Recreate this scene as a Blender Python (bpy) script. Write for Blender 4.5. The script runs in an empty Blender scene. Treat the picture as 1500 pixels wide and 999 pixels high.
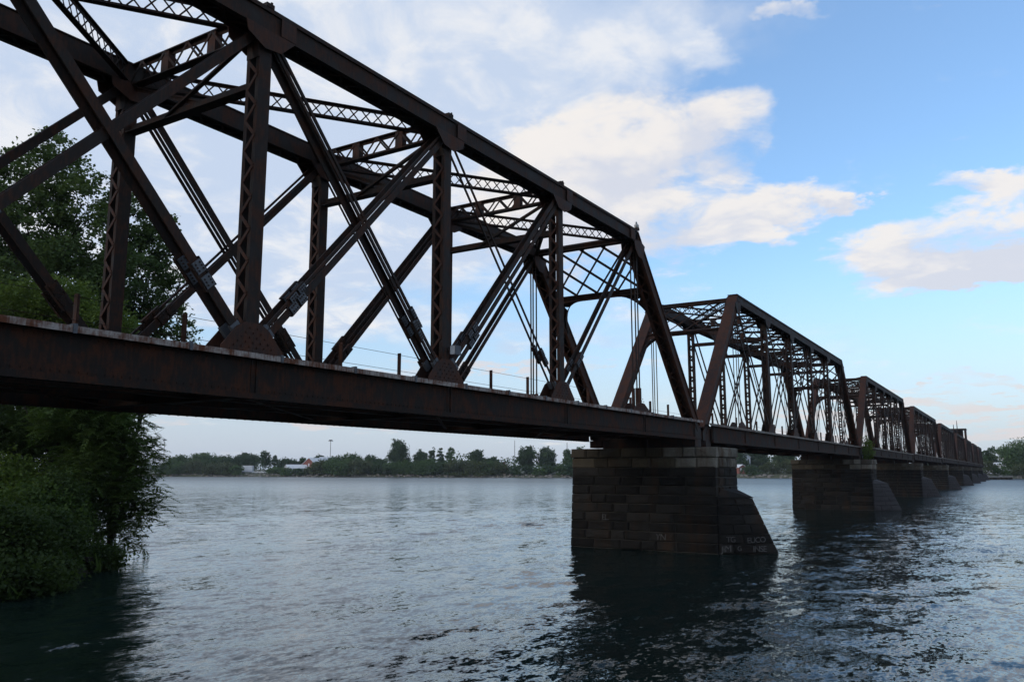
import bpy, math, random
import numpy as np
from mathutils import Vector, Matrix

# ---------------------------------------------------------------- camera, sky, sun, exposure
R = math.radians
scene = bpy.context.scene
COL = scene.collection
CAM = np.array([-32.25, -13.80, 3.80]); YAW = R(32.075); PITCH = R(8.9135); FPX = 1211.0
cam = bpy.data.cameras.new('camera'); cam.sensor_width = 36; cam.lens = FPX / 1500 * 36
cam.clip_start = .1; cam.clip_end = 9000
camo = bpy.data.objects.new('camera', cam); COL.objects.link(camo)
camo.location = CAM; camo.rotation_euler = (R(90) + PITCH, 0, YAW - R(90))
scene.camera = camo

SUN_EL, SUN_AZ = R(20), R(152)          # azimuth from +X (along the bridge) towards +Y
sun = bpy.data.lights.new('sun', 'SUN'); sun.energy = .55; sun.angle = R(12); sun.color = (1, .9, .78)
suno = bpy.data.objects.new('sun', sun); COL.objects.link(suno)
sd = Vector((math.cos(SUN_EL) * math.cos(SUN_AZ), math.cos(SUN_EL) * math.sin(SUN_AZ), math.sin(SUN_EL)))
suno.rotation_euler = sd.to_track_quat('Z', 'Y').to_euler(); suno.location = sd * 60

vs = scene.view_settings
scene.display_settings.display_device = 'sRGB'
vs.view_transform = 'Standard'; vs.look = 'None'; vs.gamma = 1; vs.use_curve_mapping = False; vs.exposure = 0
scene.cycles.use_denoising = True
scene.cycles.max_bounces = 8
scene.cycles.transparent_max_bounces = 8


def ray(px, py):
    """direction through a point of the 1500 x 999 photograph (used to measure the place)"""
    fw = np.array([math.cos(YAW) * math.cos(PITCH), math.sin(YAW) * math.cos(PITCH), math.sin(PITCH)])
    r = np.array([math.sin(YAW), -math.cos(YAW), 0.]); u = np.cross(r, fw)
    return fw + r * (px - 750) / FPX + u * (499.5 - py) / FPX


def pt(px, py, D):
    d = ray(px, py); t = D / (d[0] * math.cos(YAW) + d[1] * math.sin(YAW))
    return CAM + t * d


class NT:
    """small helper to write node trees"""
    def __init__(s, tree): s.t = tree; s.n = tree.nodes; s.l = tree.links
    def node(s, kind, **kw):
        n = s.n.new(kind)
        for k, v in kw.items(): setattr(n, k, v)
        return n
    def put(s, sock, v):
        if hasattr(v, 'is_linked'): s.l.new(v, sock)
        else: sock.default_value = v
    def math(s, op, a, b=0., c=None, clamp=False):
        n = s.node('ShaderNodeMath', operation=op, use_clamp=clamp)
        s.put(n.inputs[0], a); s.put(n.inputs[1], b)
        if c is not None: s.put(n.inputs[2], c)
        return n.outputs[0]
    def mapr(s, v, a, b, c=0., d=1., smooth=False):
        n = s.node('ShaderNodeMapRange', interpolation_type='SMOOTHSTEP' if smooth else 'LINEAR')
        for i, q in enumerate((v, a, b, c, d)): s.put(n.inputs[i], q)
        return n.outputs[0]
    def mix(s, f, a, b, mode='MIX'):
        n = s.node('ShaderNodeMix', data_type='RGBA', blend_type=mode)
        s.put(n.inputs[0], f)
        for i, q in ((6, a), (7, b)):
            s.put(n.inputs[i], q if hasattr(q, 'is_linked') or len(q) == 4 else (*q, 1))
        return n.outputs[2]
    def noise(s, vec, scale, detail=4, rough=.5, dist=0., lac=2.):
        n = s.node('ShaderNodeTexNoise')
        if vec is not None: s.l.new(vec, n.inputs['Vector'])
        n.inputs['Scale'].default_value = scale; n.inputs['Detail'].default_value = detail
        n.inputs['Roughness'].default_value = rough; n.inputs['Distortion'].default_value = dist
        n.inputs['Lacunarity'].default_value = lac
        return n.outputs['Fac']
    def comb(s, x, y, z=0.):
        n = s.node('ShaderNodeCombineXYZ')
        for i, q in enumerate((x, y, z)): s.put(n.inputs[i], q)
        return n.outputs[0]
    def mapping(s, vec, loc=(0, 0, 0), rot=(0, 0, 0), sc=(1, 1, 1)):
        n = s.node('ShaderNodeMapping'); s.l.new(vec, n.inputs[0])
        n.inputs[1].default_value = loc; n.inputs[2].default_value = rot; n.inputs[3].default_value = sc
        return n.outputs[0]


def make_world():
    w = bpy.data.worlds.new('World'); scene.world = w; w.use_nodes = True
    t = NT(w.node_tree); t.n.clear()
    STR = .1
    out = t.node('ShaderNodeOutputWorld'); bg = t.node('ShaderNodeBackground')
    bg.inputs['Strength'].default_value = STR; t.l.new(bg.outputs[0], out.inputs[0])
    sky = t.node('ShaderNodeTexSky', sky_type='NISHITA'); sky.sun_disc = False
    sky.sun_elevation = SUN_EL; sky.sun_rotation = R(90) - SUN_AZ
    sky.air_density = 1.0; sky.dust_density = .7; sky.ozone_density = 2.2; sky.altitude = 100
    tc = t.node('ShaderNodeTexCoord'); d = tc.outputs['Generated']
    sep = t.node('ShaderNodeSeparateXYZ'); t.l.new(d, sep.inputs[0])
    x, y, z = sep.outputs
    zc = t.math('MAXIMUM', z, 0.)
    # plane of the cloud deck
    inv = t.math('DIVIDE', 1., t.math('ADD', zc, .16))
    pl = t.comb(t.math('MULTIPLY', x, inv), t.math('MULTIPLY', y, inv), 0.)
    n1 = t.noise(pl, 2.6, 9, .58, .25)
    n2 = t.noise(t.mapping(pl, loc=(3.1, 1.7, .4)), .9, 5, .55)
    n3 = t.noise(t.mapping(pl, loc=(7.7, 2.2, 1.)), 5.5, 6, .6, .4)
    # azimuth / elevation for the larger cloud masses
    az = t.math('ARCTAN2', y, x); el = t.math('ARCSINE', z)
    wn = t.node('ShaderNodeTexNoise'); t.l.new(pl, wn.inputs['Vector']); wn.inputs['Scale'].default_value = 3.4; wn.inputs['Detail'].default_value = 6; wn.inputs['Roughness'].default_value = .6
    wv = t.node('ShaderNodeVectorMath', operation='SUBTRACT'); t.l.new(wn.outputs['Color'], wv.inputs[0]); wv.inputs[1].default_value = (.5, .5, .5)
    wm = t.node('ShaderNodeVectorMath', operation='MULTIPLY_ADD'); t.l.new(wv.outputs[0], wm.inputs[0]); wm.inputs[1].default_value = (.22, .10, 0); t.l.new(t.comb(az, el, 0.), wm.inputs[2])
    ae = wm.outputs[0]

    def blob(px, py, rx, ry, rot=0., amp=1., soft=1.):
        r = ray(px, py); r = r / np.linalg.norm(r)
        a, e = math.atan2(r[1], r[0]), math.asin(r[2])
        n = t.node('ShaderNodeMapping', vector_type='TEXTURE'); t.l.new(ae, n.inputs[0])
        n.inputs[1].default_value = (a, e, 0); n.inputs[2].default_value = (0, 0, rot)
        n.inputs[3].default_value = (rx / FPX, ry / FPX, 1)
        ln = t.node('ShaderNodeVectorMath', operation='LENGTH'); t.l.new(n.outputs[0], ln.inputs[0])
        v = t.mapr(ln.outputs['Value'], 1 + .5 * soft, 1 - .6 * soft, 0., amp, True)
        sp = t.node('ShaderNodeSeparateXYZ'); t.l.new(n.outputs[0], sp.inputs[0])
        return v, sp.outputs[1]

    def total(bs):
        q = bs[0]
        for b in bs[1:]: q = t.math('ADD', q, b)
        return q
    veil = [blob(220, 130, 580, 250, -.04, .80, 1.), blob(770, 10, 340, 80, .12, .56, 1.), blob(300, 350, 520, 110, 0., .40, 1.),
            blob(640, 250, 300, 150, -.3, .34, 1.), blob(560, 480, 420, 26, .02, .34, .9),
            blob(1040, 60, 70, 22, .4, .30, .9), blob(1000, 470, 260, 60, 0., .16, 1.)]
    heap = [blob(870, 225, 170, 84, -.30, .60, .8), blob(930, 325, 220, 64, -.10, .58, .8), blob(1070, 190, 84, 62, .35, .50, .8), blob(800, 300, 120, 90, -.3, .40, 1.),
            blob(1150, 300, 100, 30, -.1, .46, .9), blob(1120, 348, 55, 18, .1, .40, .9), blob(1395, 358, 165, 50, -.02, .66, .7),
            blob(1450, 272, 80, 14, .15, .44, .9), blob(1160, 26, 46, 9, .25, .33, .9), blob(1380, 408, 130, 22, -.12, .44, .9), blob(1240, 285, 34, 12, .2, .36, .9)]
    rx_ = np.array([math.cos(YAW), math.sin(YAW)])
    # outside the view the cover goes on as broken cloud
    fwd = t.math('ADD', t.math('MULTIPLY', x, float(rx_[0])), t.math('MULTIPLY', y, float(rx_[1])))
    side = t.mapr(fwd, .72, .45, 0., .40, True)
    nz1 = t.math('SUBTRACT', n1, .5); nz2 = t.math('SUBTRACT', n2, .5); nz3 = t.math('SUBTRACT', n3, .5)
    vd = t.math('ADD', t.math('ADD', total([b for b, _ in veil]), side), t.math('ADD', t.math('MULTIPLY', nz1, .9), t.math('MULTIPLY', nz2, .5)))
    vmask = t.mapr(vd, .06, .74, 0., .93, True)
    hd = t.math('ADD', total([b for b, _ in heap]), t.math('ADD', t.math('MULTIPLY', nz1, 1.2), t.math('MULTIPLY', nz3, 1.15)))
    hmask = t.mapr(hd, .16, .68, 0., .95, True)
    up = total([t.math('MULTIPLY', b, v) for b, v in heap])      # sunlit crowns, shaded bases
    k = 1 / STR
    lit = t.mapr(t.math('ADD', up, t.math('ADD', t.math('MULTIPLY', nz3, 1.6), t.math('MULTIPLY', nz1, .8))), -.30, .28, 0., 1., True)
    hc = t.mix(lit, (.70 * k, .725 * k, .81 * k), (.92 * k, .88 * k, .85 * k))
    vlit = t.mapr(t.math('ADD', n3, t.math('MULTIPLY', nz2, .9)), .36, .64, 0., 1., True)
    vc = t.mix(vlit, (.60 * k, .70 * k, .87 * k), (.87 * k, .885 * k, .92 * k))
    hs = t.node('ShaderNodeHueSaturation'); hs.inputs['Saturation'].default_value = 1.18
    hs.inputs['Value'].default_value = SKYV; t.l.new(sky.outputs[0], hs.inputs['Color'])
    hz = t.mapr(el, .27, -.02, 0., .90, True)
    base = t.mix(hz, hs.outputs[0], (.50 * k, .565 * k, .70 * k))
    base = t.mix(.20, base, (.58 * k, .70 * k, .90 * k))
    colr = t.mix(vmask, base, vc)
    colr = t.mix(hmask, colr, hc)
    # long warm streaks low over the horizon
    low = total([blob(1360, 606, 260, 12, 0., .5, .9)[0], blob(1440, 640, 300, 16, 0., .5, .9)[0], blob(1290, 578, 140, 8, .02, .42, .9)[0], blob(1480, 560, 120, 9, .1, .40, .9)[0], blob(640, 540, 300, 12, .0, .40, .9)[0], blob(300, 600, 400, 16, .0, .34, .9)[0]])
    ns = t.noise(t.mapping(t.comb(az, el, 0.), sc=(1, 5, 1)), 9., 6, .6, .3)
    lmask = t.mapr(t.math('ADD', low, t.math('MULTIPLY', t.math('SUBTRACT', ns, .5), 1.3)), .18, .62, 0., .75, True)
    colr = t.mix(lmask, colr, (.80 * k, .725 * k, .715 * k))
    # below the horizon: plain dull
    colr = t.mix(t.mapr(z, 0., -.03, 0., 1.), colr, (.20 * k, .23 * k, .25 * k))
    t.l.new(colr, bg.inputs['Color'])


SKYV = 2.4
make_world()

# ---------------------------------------------------------------- materials
MATS = {}


def material(name):
    m = bpy.data.materials.new(name); m.use_nodes = True
    t = NT(m.node_tree); b = t.n['Principled BSDF']; MATS[name] = m
    tc = t.node('ShaderNodeTexCoord')
    return t, b, tc.outputs['Object']


def bump(t, b, h, strength, dist):
    n = t.node('ShaderNodeBump'); n.inputs['Strength'].default_value = strength; n.inputs['Distance'].default_value = dist
    t.l.new(h, n.inputs['Height']); t.l.new(n.outputs[0], b.inputs['Normal'])


def rusty(name, dark, rust, amount, rough=.72, scale=1.):
    t, b, o = material(name)
    n1 = t.noise(o, 2.2 * scale, 8, .62); n2 = t.noise(t.mapping(o, sc=(6, 6, 1.2)), 2.5 * scale, 6, .6)
    f = t.mapr(t.math('ADD', n1, t.math('MULTIPLY', n2, .6)), .95 - amount, 1.15 - amount * .6, 0., 1., True)
    c = t.mix(f, dark, rust)
    n3 = t.noise(o, 30 * scale, 4, .7)
    c = t.mix(t.mapr(n3, .3, .75), c, t.mix(.5, c, (.012, .010, .010)))
    t.l.new(c, b.inputs['Base Color']); b.inputs['Roughness'].default_value = rough
    t.put(b.inputs['Roughness'], t.mapr(n1, .3, .7, rough - .14, rough + .14))
    b.inputs['Specular IOR Level'].default_value = .16
    bump(t, b, t.math('ADD', n3, n1), .35, .012)
    return MATS[name]


rusty('steel', (.0185, .0128, .0102), (.056, .0225, .0120), .25)  # steel tones lowered to carry the bridge's dim backlit side
rusty('steel_red', (.030, .0168, .0130), (.072, .0275, .0150), .33)
rusty('steel_web', (.0140, .0105, .0088), (.058, .0215, .0105), .27, .85)
rusty('paint_white', (.34, .31, .285), (.11, .038, .017), .32, .7, 1.3)  # steel pale
rusty('galvanised', (.105, .115, .13), (.05, .035, .025), .12, .6, 3.)
rusty('rail', (.05, .035, .03), (.11, .05, .03), .3, .5)


def simple(name, c1, c2, scale, rough=.85, bs=.3, bd=.02, per_object=0.):
    t, b, o = material(name)
    n = t.noise(o, scale, 7, .62)
    c = t.mix(t.mapr(n, .32, .68), c1, c2)
    if per_object:
        oi = t.node('ShaderNodeObjectInfo')
        hs = t.node('ShaderNodeHueSaturation'); t.l.new(c, hs.inputs['Color'])
        t.put(hs.inputs['Value'], t.mapr(oi.outputs['Random'], 0., 1., 1 - per_object, 1 + per_object))
        t.put(hs.inputs['Hue'], t.mapr(oi.outputs['Random'], 0., 1., .47, .52))
        c = hs.outputs[0]
    t.l.new(c, b.inputs['Base Color']); b.inputs['Roughness'].default_value = rough
    b.inputs['Specular IOR Level'].default_value = .3
    bump(t, b, t.noise(o, scale * 4, 8, .65), bs, bd)
    return t, b, o


simple('timber', (.022, .018, .015), (.04, .031, .025), 3.)


def stone(name, c1, c2, stain, per):
    t, b, o = material(name)
    n = t.noise(o, 1.3, 8, .65); n2 = t.noise(t.mapping(o, sc=(1.2, 1.2, .25)), 1.1, 6, .6); n3 = t.noise(o, 14, 6, .7)
    oi = t.node('ShaderNodeObjectInfo')
    c = t.mix(t.mapr(t.math('ADD', n, t.math('MULTIPLY', t.math('SUBTRACT', oi.outputs['Random'], .5), .35)), .32, .7), c1, c2)
    c = t.mix(t.mapr(n2, .47, .68, 0., .9, True), c, stain)      # rust run-off from the steelwork
    c = t.mix(t.mapr(n3, .35, .75, 0., .55), c, t.mix(.6, c, (.01, .01, .01)))
    hs = t.node('ShaderNodeHueSaturation'); t.l.new(c, hs.inputs['Color'])
    t.put(hs.inputs['Value'], t.mapr(oi.outputs['Random'], 0., 1., 1 - per, 1 + per))
    t.l.new(hs.outputs[0], b.inputs['Base Color']); b.inputs['Roughness'].default_value = .9
    b.inputs['Specular IOR Level'].default_value = .2
    bump(t, b, t.math('ADD', n3, t.math('MULTIPLY', n, 1.5)), .8, .04)


stone('stone_dark', (.0095, .0085, .0075), (.0190, .0168, .0145), (.030, .0170, .0092), .28)  # blackened well below real stone so the pier face reads as unlit
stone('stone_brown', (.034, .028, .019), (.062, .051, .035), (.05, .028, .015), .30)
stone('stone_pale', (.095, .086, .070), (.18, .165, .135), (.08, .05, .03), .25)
simple('mortar', (.022, .020, .018), (.080, .073, .062), 1.1)
simple('starling', (.026, .0235, .0255), (.040, .036, .038), 2.2, .75)
simple('chalk', (.03, .029, .028), (.12, .115, .11), 7., .9)
simple('bark', (.016, .013, .011), (.034, .028, .023), 6., .95, .8, .03)
simple('bark_pale', (.09, .08, .07), (.14, .125, .11), 6., .95, .8, .03)
simple('rock', (.20, .185, .165), (.34, .315, .28), 1.2, .9, .5, .1, .25)
simple('far_soil', (.06, .07, .035), (.12, .115, .07), .15, .95)
simple('brick_red', (.19, .065, .05), (.27, .10, .075), .6, .9)
simple('white_wall', (.52, .54, .58), (.64, .65, .68), .4, .8)
simple('white_roof', (.58, .58, .57), (.72, .70, .68), .5, .6)
simple('dark_glass', (.02, .025, .03), (.04, .045, .05), .5, .2)
simple('grey_metal', (.16, .165, .17), (.22, .22, .22), 2., .5)
simple('concrete', (.24, .22, .20), (.36, .33, .29), .8, .9, .5, .05)
simple('gull_grey', (.30, .31, .34), (.42, .43, .45), 9., .8)
simple('gull_white', (.6, .6, .6), (.72, .72, .7), 9., .8)


def ground_mat():
    t, b, o = material('bank_soil')
    n = t.noise(o, .8, 8, .65); n2 = t.noise(o, 6., 6, .7)
    c = t.mix(t.mapr(n, .35, .65), (.014, .016, .008), (.030, .034, .014))
    c = t.mix(t.mapr(n2, .5, .75), c, (.022, .017, .012))
    t.l.new(c, b.inputs['Base Color']); b.inputs['Roughness'].default_value = .95
    bump(t, b, n2, .8, .1)


ground_mat()


def leaf(name, c1, c2, scale, trans=.35):
    m = bpy.data.materials.new(name); m.use_nodes = True; MATS[name] = m
    t = NT(m.node_tree); t.n.clear()
    tc = t.node('ShaderNodeTexCoord'); geo = t.node('ShaderNodeNewGeometry')
    n = t.noise(tc.outputs['Object'], scale, 3, .6)
    f = t.math('ADD', t.mapr(n, .34, .66, 0., .65), t.math('MULTIPLY', geo.outputs['Random Per Island'], .35))
    c = t.mix(f, c1, c2)
    d = t.node('ShaderNodeBsdfPrincipled'); t.l.new(c, d.inputs['Base Color'])
    d.inputs['Roughness'].default_value = .7; d.inputs['Specular IOR Level'].default_value = .12
    tr = t.node('ShaderNodeBsdfTranslucent')
    t.l.new(t.mix(.5, c, t.mix(1., c, (1.5, 1.5, .5), 'MULTIPLY')), tr.inputs['Color'])
    ms = t.node('ShaderNodeMixShader'); ms.inputs[0].default_value = trans
    o = t.node('ShaderNodeOutputMaterial')
    t.l.new(d.outputs[0], ms.inputs[1]); t.l.new(tr.outputs[0], ms.inputs[2]); t.l.new(ms.outputs[0], o.inputs[0])


leaf('leaf_cottonwood', (.045, .078, .030), (.105, .150, .052), .5)
leaf('leaf_bright', (.058, .096, .022), (.120, .165, .036), .7)
leaf('leaf_walnut', (.028, .056, .014), (.080, .122, .030), .8)
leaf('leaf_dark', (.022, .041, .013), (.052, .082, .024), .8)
leaf('leaf_far_green', (.046, .090, .030), (.095, .145, .046), .12, .2)
leaf('leaf_far_dark', (.033, .064, .027), (.066, .102, .040), .12, .2)
leaf('leaf_far_olive', (.060, .080, .034), (.100, .118, .050), .12, .2)


def water_mat():
    t, b, o = material('river')
    b.inputs['Base Color'].default_value = (.0065, .0150, .0130, 1)
    b.inputs['IOR'].default_value = 1.333
    sx = t.node('ShaderNodeSeparateXYZ'); t.l.new(o, sx.inputs[0])
    t.put(b.inputs['Roughness'], t.mapr(sx.outputs[0], 25., 220., .06, .34))      # open water in mid-river is ruffled by the wind
    geo = t.node('ShaderNodeNewGeometry')
    gust = t.mapr(t.noise(t.mapping(o, rot=(0, 0, R(-58)), sc=(.30, 1, 1)), .09, 5, .6, .9), .36, .66, .50, 1.35, True)
    acc = None
    for sc, amp, st, rot, det in ((.45, .34, 1.7, 22, 2), (1.7, .40, 1.9, 30, 2), (5.5, .42, 1.6, 12, 2), (17., .20, 1.3, 50, 2)):
        n = t.node('ShaderNodeTexNoise'); t.l.new(t.mapping(o, rot=(0, 0, R(rot)), sc=(1, st, 1)), n.inputs['Vector'])
        n.inputs['Scale'].default_value = sc; n.inputs['Detail'].default_value = det; n.inputs['Roughness'].default_value = .55; n.inputs['Distortion'].default_value = .35
        v = t.node('ShaderNodeVectorMath', operation='SUBTRACT'); t.l.new(n.outputs['Color'], v.inputs[0]); v.inputs[1].default_value = (.5, .5, .5)
        w = t.node('ShaderNodeVectorMath', operation='MULTIPLY'); t.l.new(v.outputs[0], w.inputs[0]); w.inputs[1].default_value = (amp, amp, 0)
        if acc is None: acc = w.outputs[0]
        else:
            q = t.node('ShaderNodeVectorMath', operation='ADD'); t.l.new(acc, q.inputs[0]); t.l.new(w.outputs[0], q.inputs[1]); acc = q.outputs[0]
    g = t.node('ShaderNodeVectorMath', operation='SCALE'); t.l.new(acc, g.inputs[0]); t.l.new(gust, g.inputs['Scale'])
    q = t.node('ShaderNodeVectorMath', operation='ADD'); t.l.new(geo.outputs['Normal'], q.inputs[0]); t.l.new(g.outputs[0], q.inputs[1])
    z = t.node('ShaderNodeVectorMath', operation='NORMALIZE'); t.l.new(q.outputs[0], z.inputs[0]); t.l.new(z.outputs[0], b.inputs['Normal'])


water_mat()

# ---------------------------------------------------------------- mesh helpers


class MB:
    def __init__(s): s.v = []; s.f = []
    def hexa(s, p):
        """8 corner points: bottom 0-3 counter-clockwise, top 4-7"""
        i = len(s.v); s.v += [tuple(map(float, q)) for q in p]
        s.f += [(i+3, i+2, i+1, i), (i+4, i+5, i+6, i+7), (i, i+1, i+5, i+4), (i+1, i+2, i+6, i+5), (i+2, i+3, i+7, i+6), (i+3, i, i+4, i+7)]
    def box(s, x0, x1, y0, y1, z0, z1):
        s.hexa([(x0, y0, z0), (x1, y0, z0), (x1, y1, z0), (x0, y1, z0), (x0, y0, z1), (x1, y0, z1), (x1, y1, z1), (x0, y1, z1)])
    def beam(s, a, b, w, h, up=(0, 0, 1), o=(0, 0)):
        """bar from a to b; w along up x dir, h along up (made square to the bar); o offsets in (side, up)"""
        a = np.array(a, float); b = np.array(b, float); d = b - a; d /= np.linalg.norm(d)
        up = np.array(up, float); side = np.cross(up, d); side /= np.linalg.norm(side); up = np.cross(d, side)
        a = a + side * o[0] + up * o[1]; b = b + side * o[0] + up * o[1]
        q = [-side * w / 2 - up * h / 2, side * w / 2 - up * h / 2, side * w / 2 + up * h / 2, -side * w / 2 + up * h / 2]
        i = len(s.v); s.v += [tuple(a + k) for k in q] + [tuple(b + k) for k in q]
        s.f += [(i, i+1, i+2, i+3), (i+7, i+6, i+5, i+4), (i+1, i, i+4, i+5), (i+2, i+1, i+5, i+6), (i+3, i+2, i+6, i+7), (i, i+3, i+7, i+4)]
    def prism(s, pts, off):
        """flat polygon extruded by the vector off"""
        n = len(pts); i = len(s.v); off = np.array(off, float)
        s.v += [tuple(map(float, p)) for p in pts] + [tuple(np.array(p, float) + off) for p in pts]
        s.f.append(tuple(range(i + n - 1, i - 1, -1))); s.f.append(tuple(range(i + n, i + 2 * n)))
        for k in range(n):
            j = (k + 1) % n; s.f.append((i + k, i + j, i + n + j, i + n + k))
    def tube(s, path, radii, n=6):
        path = [np.array(p, float) for p in path]; i0 = len(s.v)
        for k, p in enumerate(path):
            d = path[min(k + 1, len(path) - 1)] - path[max(k - 1, 0)]; d /= (np.linalg.norm(d) + 1e-9)
            a = np.cross(d, (0.3, .9, .31)); a /= np.linalg.norm(a); b = np.cross(d, a)
            for j in range(n):
                an = 2 * math.pi * j / n
                s.v.append(tuple(p + radii[k] * (a * math.cos(an) + b * math.sin(an))))
        for k in range(len(path) - 1):
            for j in range(n):
                u, w = i0 + k * n + j, i0 + k * n + (j + 1) % n
                s.f.append((u, w, w + n, u + n))
        s.f.append(tuple(i0 + j for j in range(n - 1, -1, -1))); e = i0 + (len(path) - 1) * n
        s.f.append(tuple(e + j for j in range(n)))
    def mesh(s, name):
        me = bpy.data.meshes.new(name); me.from_pydata(s.v, [], s.f); me.update(); return me
    def build(s, name, mat, parent=None, loc=None, smooth=False):
        me = s.mesh(name); me.materials.append(MATS[mat])
        if smooth: me.polygons.foreach_set('use_smooth', [True] * len(me.polygons))
        return link(name, me, parent, loc)


def link(name, data, parent=None, loc=None):
    o = bpy.data.objects.new(name, data); COL.objects.link(o)
    if parent is not None: o.parent = parent
    if loc is not None: o.location = loc
    return o


def tag(o, label=None, cat=None, group=None, kind=None):
    for k, v in (('label', label), ('category', cat), ('group', group), ('kind', kind)):
        if v: o[k] = v
    return o


def thing(name, label, cat, loc=(0, 0, 0), rz=0., group=None):
    o = link(name, None, None, loc); o.rotation_euler = (0, 0, rz)
    return tag(o, label, cat, group)


def copy_tree(o, parent=None):
    c = o.copy(); COL.objects.link(c); c.parent = parent
    for ch in [q for q in bpy.data.objects if q.parent == o]: copy_tree(ch, c)
    return c


def quads_mesh(name, V, mat):
    """V: (n,4,3) array of leaf quads"""
    n = len(V); me = bpy.data.meshes.new(name)
    me.vertices.add(n * 4); me.vertices.foreach_set('co', V.reshape(-1).astype(np.float32))
    me.loops.add(n * 4); me.loops.foreach_set('vertex_index', np.arange(n * 4, dtype=np.int32))
    me.polygons.add(n); me.polygons.foreach_set('loop_start', np.arange(0, n * 4, 4, dtype=np.int32))
    me.update(calc_edges=True); me.materials.append(MATS[mat]); return me


# ---------------------------------------------------------------- the setting: river and banks
PIER_TOP = 4.92
BEND = .0165                      # the line of the bridge turns by under a degree at the first pier


def river():
    def axis(lo, a, b, hi, st, g):
        c = list(np.arange(a, b, st)); k = st; q = c[-1]
        while q < hi: k *= g; q += k; c.append(q)
        k = st; q = a; pre = []
        while q > lo: k *= g; q -= k; pre.append(q)
        return np.array(pre[::-1] + c)
    xs = axis(-700, -31, 22, 3200, .13, 1.022); ys = axis(-2600, -24, 26, 3000, .13, 1.022)
    X, Y = np.meshgrid(xs, ys, indexing='ij')
    sx = np.gradient(xs); sy = np.gradient(ys); S = np.maximum(sx[:, None], sy[None, :])
    rng = np.random.default_rng(5); Z = np.zeros_like(X)
    # patches of rougher and calmer water along the current (which runs across the bridge)
    def lump(sc, seed):
        r = np.random.default_rng(seed); q = np.zeros_like(X)
        for _ in range(14):
            a = r.uniform(0, 6.283); k = 2 * math.pi / (sc * r.uniform(.6, 1.8))
            q += np.sin(k * (X * math.cos(a) * .7 + Y * math.sin(a)) + r.uniform(0, 6.28))
        return q / 3.7
    rough = np.clip(.62 + .32 * lump(9., 1) + .22 * lump(28., 2), .12, 1.5)
    for i in range(64):
        lam = .50 * (7. ** (rng.uniform(0, 1) ** 1.5)); a = R(72) + rng.normal(0, .6)
        k = 2 * math.pi / lam; am = .0031 * lam ** .85 * rng.uniform(.5, 1.3)
        ph = k * (X * math.cos(a) + Y * math.sin(a)) + rng.uniform(0, 6.28) + .8 * np.sin(.21 * X + i) + .8 * np.sin(.17 * Y + 2.1 * i)
        s = np.sin(ph); s = s + .22 * (1 - np.cos(2 * ph)) * .5
        Z += am * s * np.clip((lam / S - 3) / 3, 0, 1)
    Z *= rough
    for px_, py_ in ((7.55, 2.65), (57., 3.6)):
        dx = np.maximum(np.abs(X - px_) - 1.7, 0); dy = np.maximum(np.abs(Y - py_) - 4.4, 0); r = np.hypot(dx, dy)
        Z += .022 * np.cos(5.2 * r + 1.3 * np.sin(.9 * Y)) * np.exp(-r / 1.3) * np.clip((1.2 / S - 3) / 3, 0, 1)
        v = np.abs(np.abs(X - px_) - 1.2 - .38 * (Y - py_ + 6.2)); back = np.clip((Y - py_ + 6.2) / 3, 0, 1) * np.exp(-np.clip(Y - py_ + 6, 0, 99) / 11)
        Z += .03 * np.cos(4.2 * v) * np.exp(-v / .8) * back * np.clip((1.4 / S - 3) / 3, 0, 1)
    nx, ny = X.shape
    me = bpy.data.meshes.new('river_water')
    me.vertices.add(nx * ny); me.vertices.foreach_set('co', np.stack([X, Y, Z], 2).reshape(-1).astype(np.float32))
    i = np.arange(nx * ny).reshape(nx, ny)
    q = np.stack([i[:-1, :-1], i[1:, :-1], i[1:, 1:], i[:-1, 1:]], 2).reshape(-1).astype(np.int32)
    n = len(q) // 4
    me.loops.add(n * 4); me.loops.foreach_set('vertex_index', q)
    me.polygons.add(n); me.polygons.foreach_set('loop_start', np.arange(0, n * 4, 4, dtype=np.int32))
    me.polygons.foreach_set('use_smooth', np.ones(n, bool)); me.update(calc_edges=True)
    me.materials.append(MATS['river'])
    tag(link('river_water', me), kind='structure')


river()

rnd = random.Random(11)


def strip(name, line, inland, rows, mat, jit=.4):
    """bank: a waterline swept inland through (distance, height) rows"""
    V = []; F = []; m = len(rows)
    for (x, y), (ix, iy) in zip(line, inland):
        for k, (d, h) in enumerate(rows):
            j = jit if 0 < k < m - 1 else 0
            V.append((x + ix * d + rnd.uniform(-j, j), y + iy * d + rnd.uniform(-j, j), h + rnd.uniform(-j, j) * .35))
    for a in range(len(line) - 1):
        for k in range(m - 1):
            F.append((a * m + k, (a + 1) * m + k, (a + 1) * m + k + 1, a * m + k + 1))
    me = bpy.data.meshes.new(name); me.from_pydata(V, [], F); me.update(); me.materials.append(MATS[mat])
    me.polygons.foreach_set('use_smooth', [True] * len(F))
    return tag(link(name, me), kind='structure')


def densify(p, st):
    q = []
    for a, b in zip(p[:-1], p[1:]):
        n = max(1, int(math.dist(a, b) / st))
        q += [(a[0] + (b[0] - a[0]) * i / n, a[1] + (b[1] - a[1]) * i / n) for i in range(n)]
    return q + [p[-1]]


near = densify([(-70, -140), (-40, -60), (-29.5, -30), (-28.5, -14), (-31, -5), (-29, 3), (-18.8, 12.6), (-11, 18.8), (-9.5, 25), (-14, 38), (-30, 75), (-60, 150), (-160, 420)], 2.)
strip('near_bank', near, [(-.80, .60) if y > -8 else (-1, .15 + .02 * y * 0) for x, y in near],
      [(-1.5, -.8), (0, -.05), (.7, .35), (2, .9), (4.5, 2.0), (9, 3.2), (16, 3.9), (30, 4.6), (60, 5.2), (600, 8)], 'bank_soil', .25)

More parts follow.
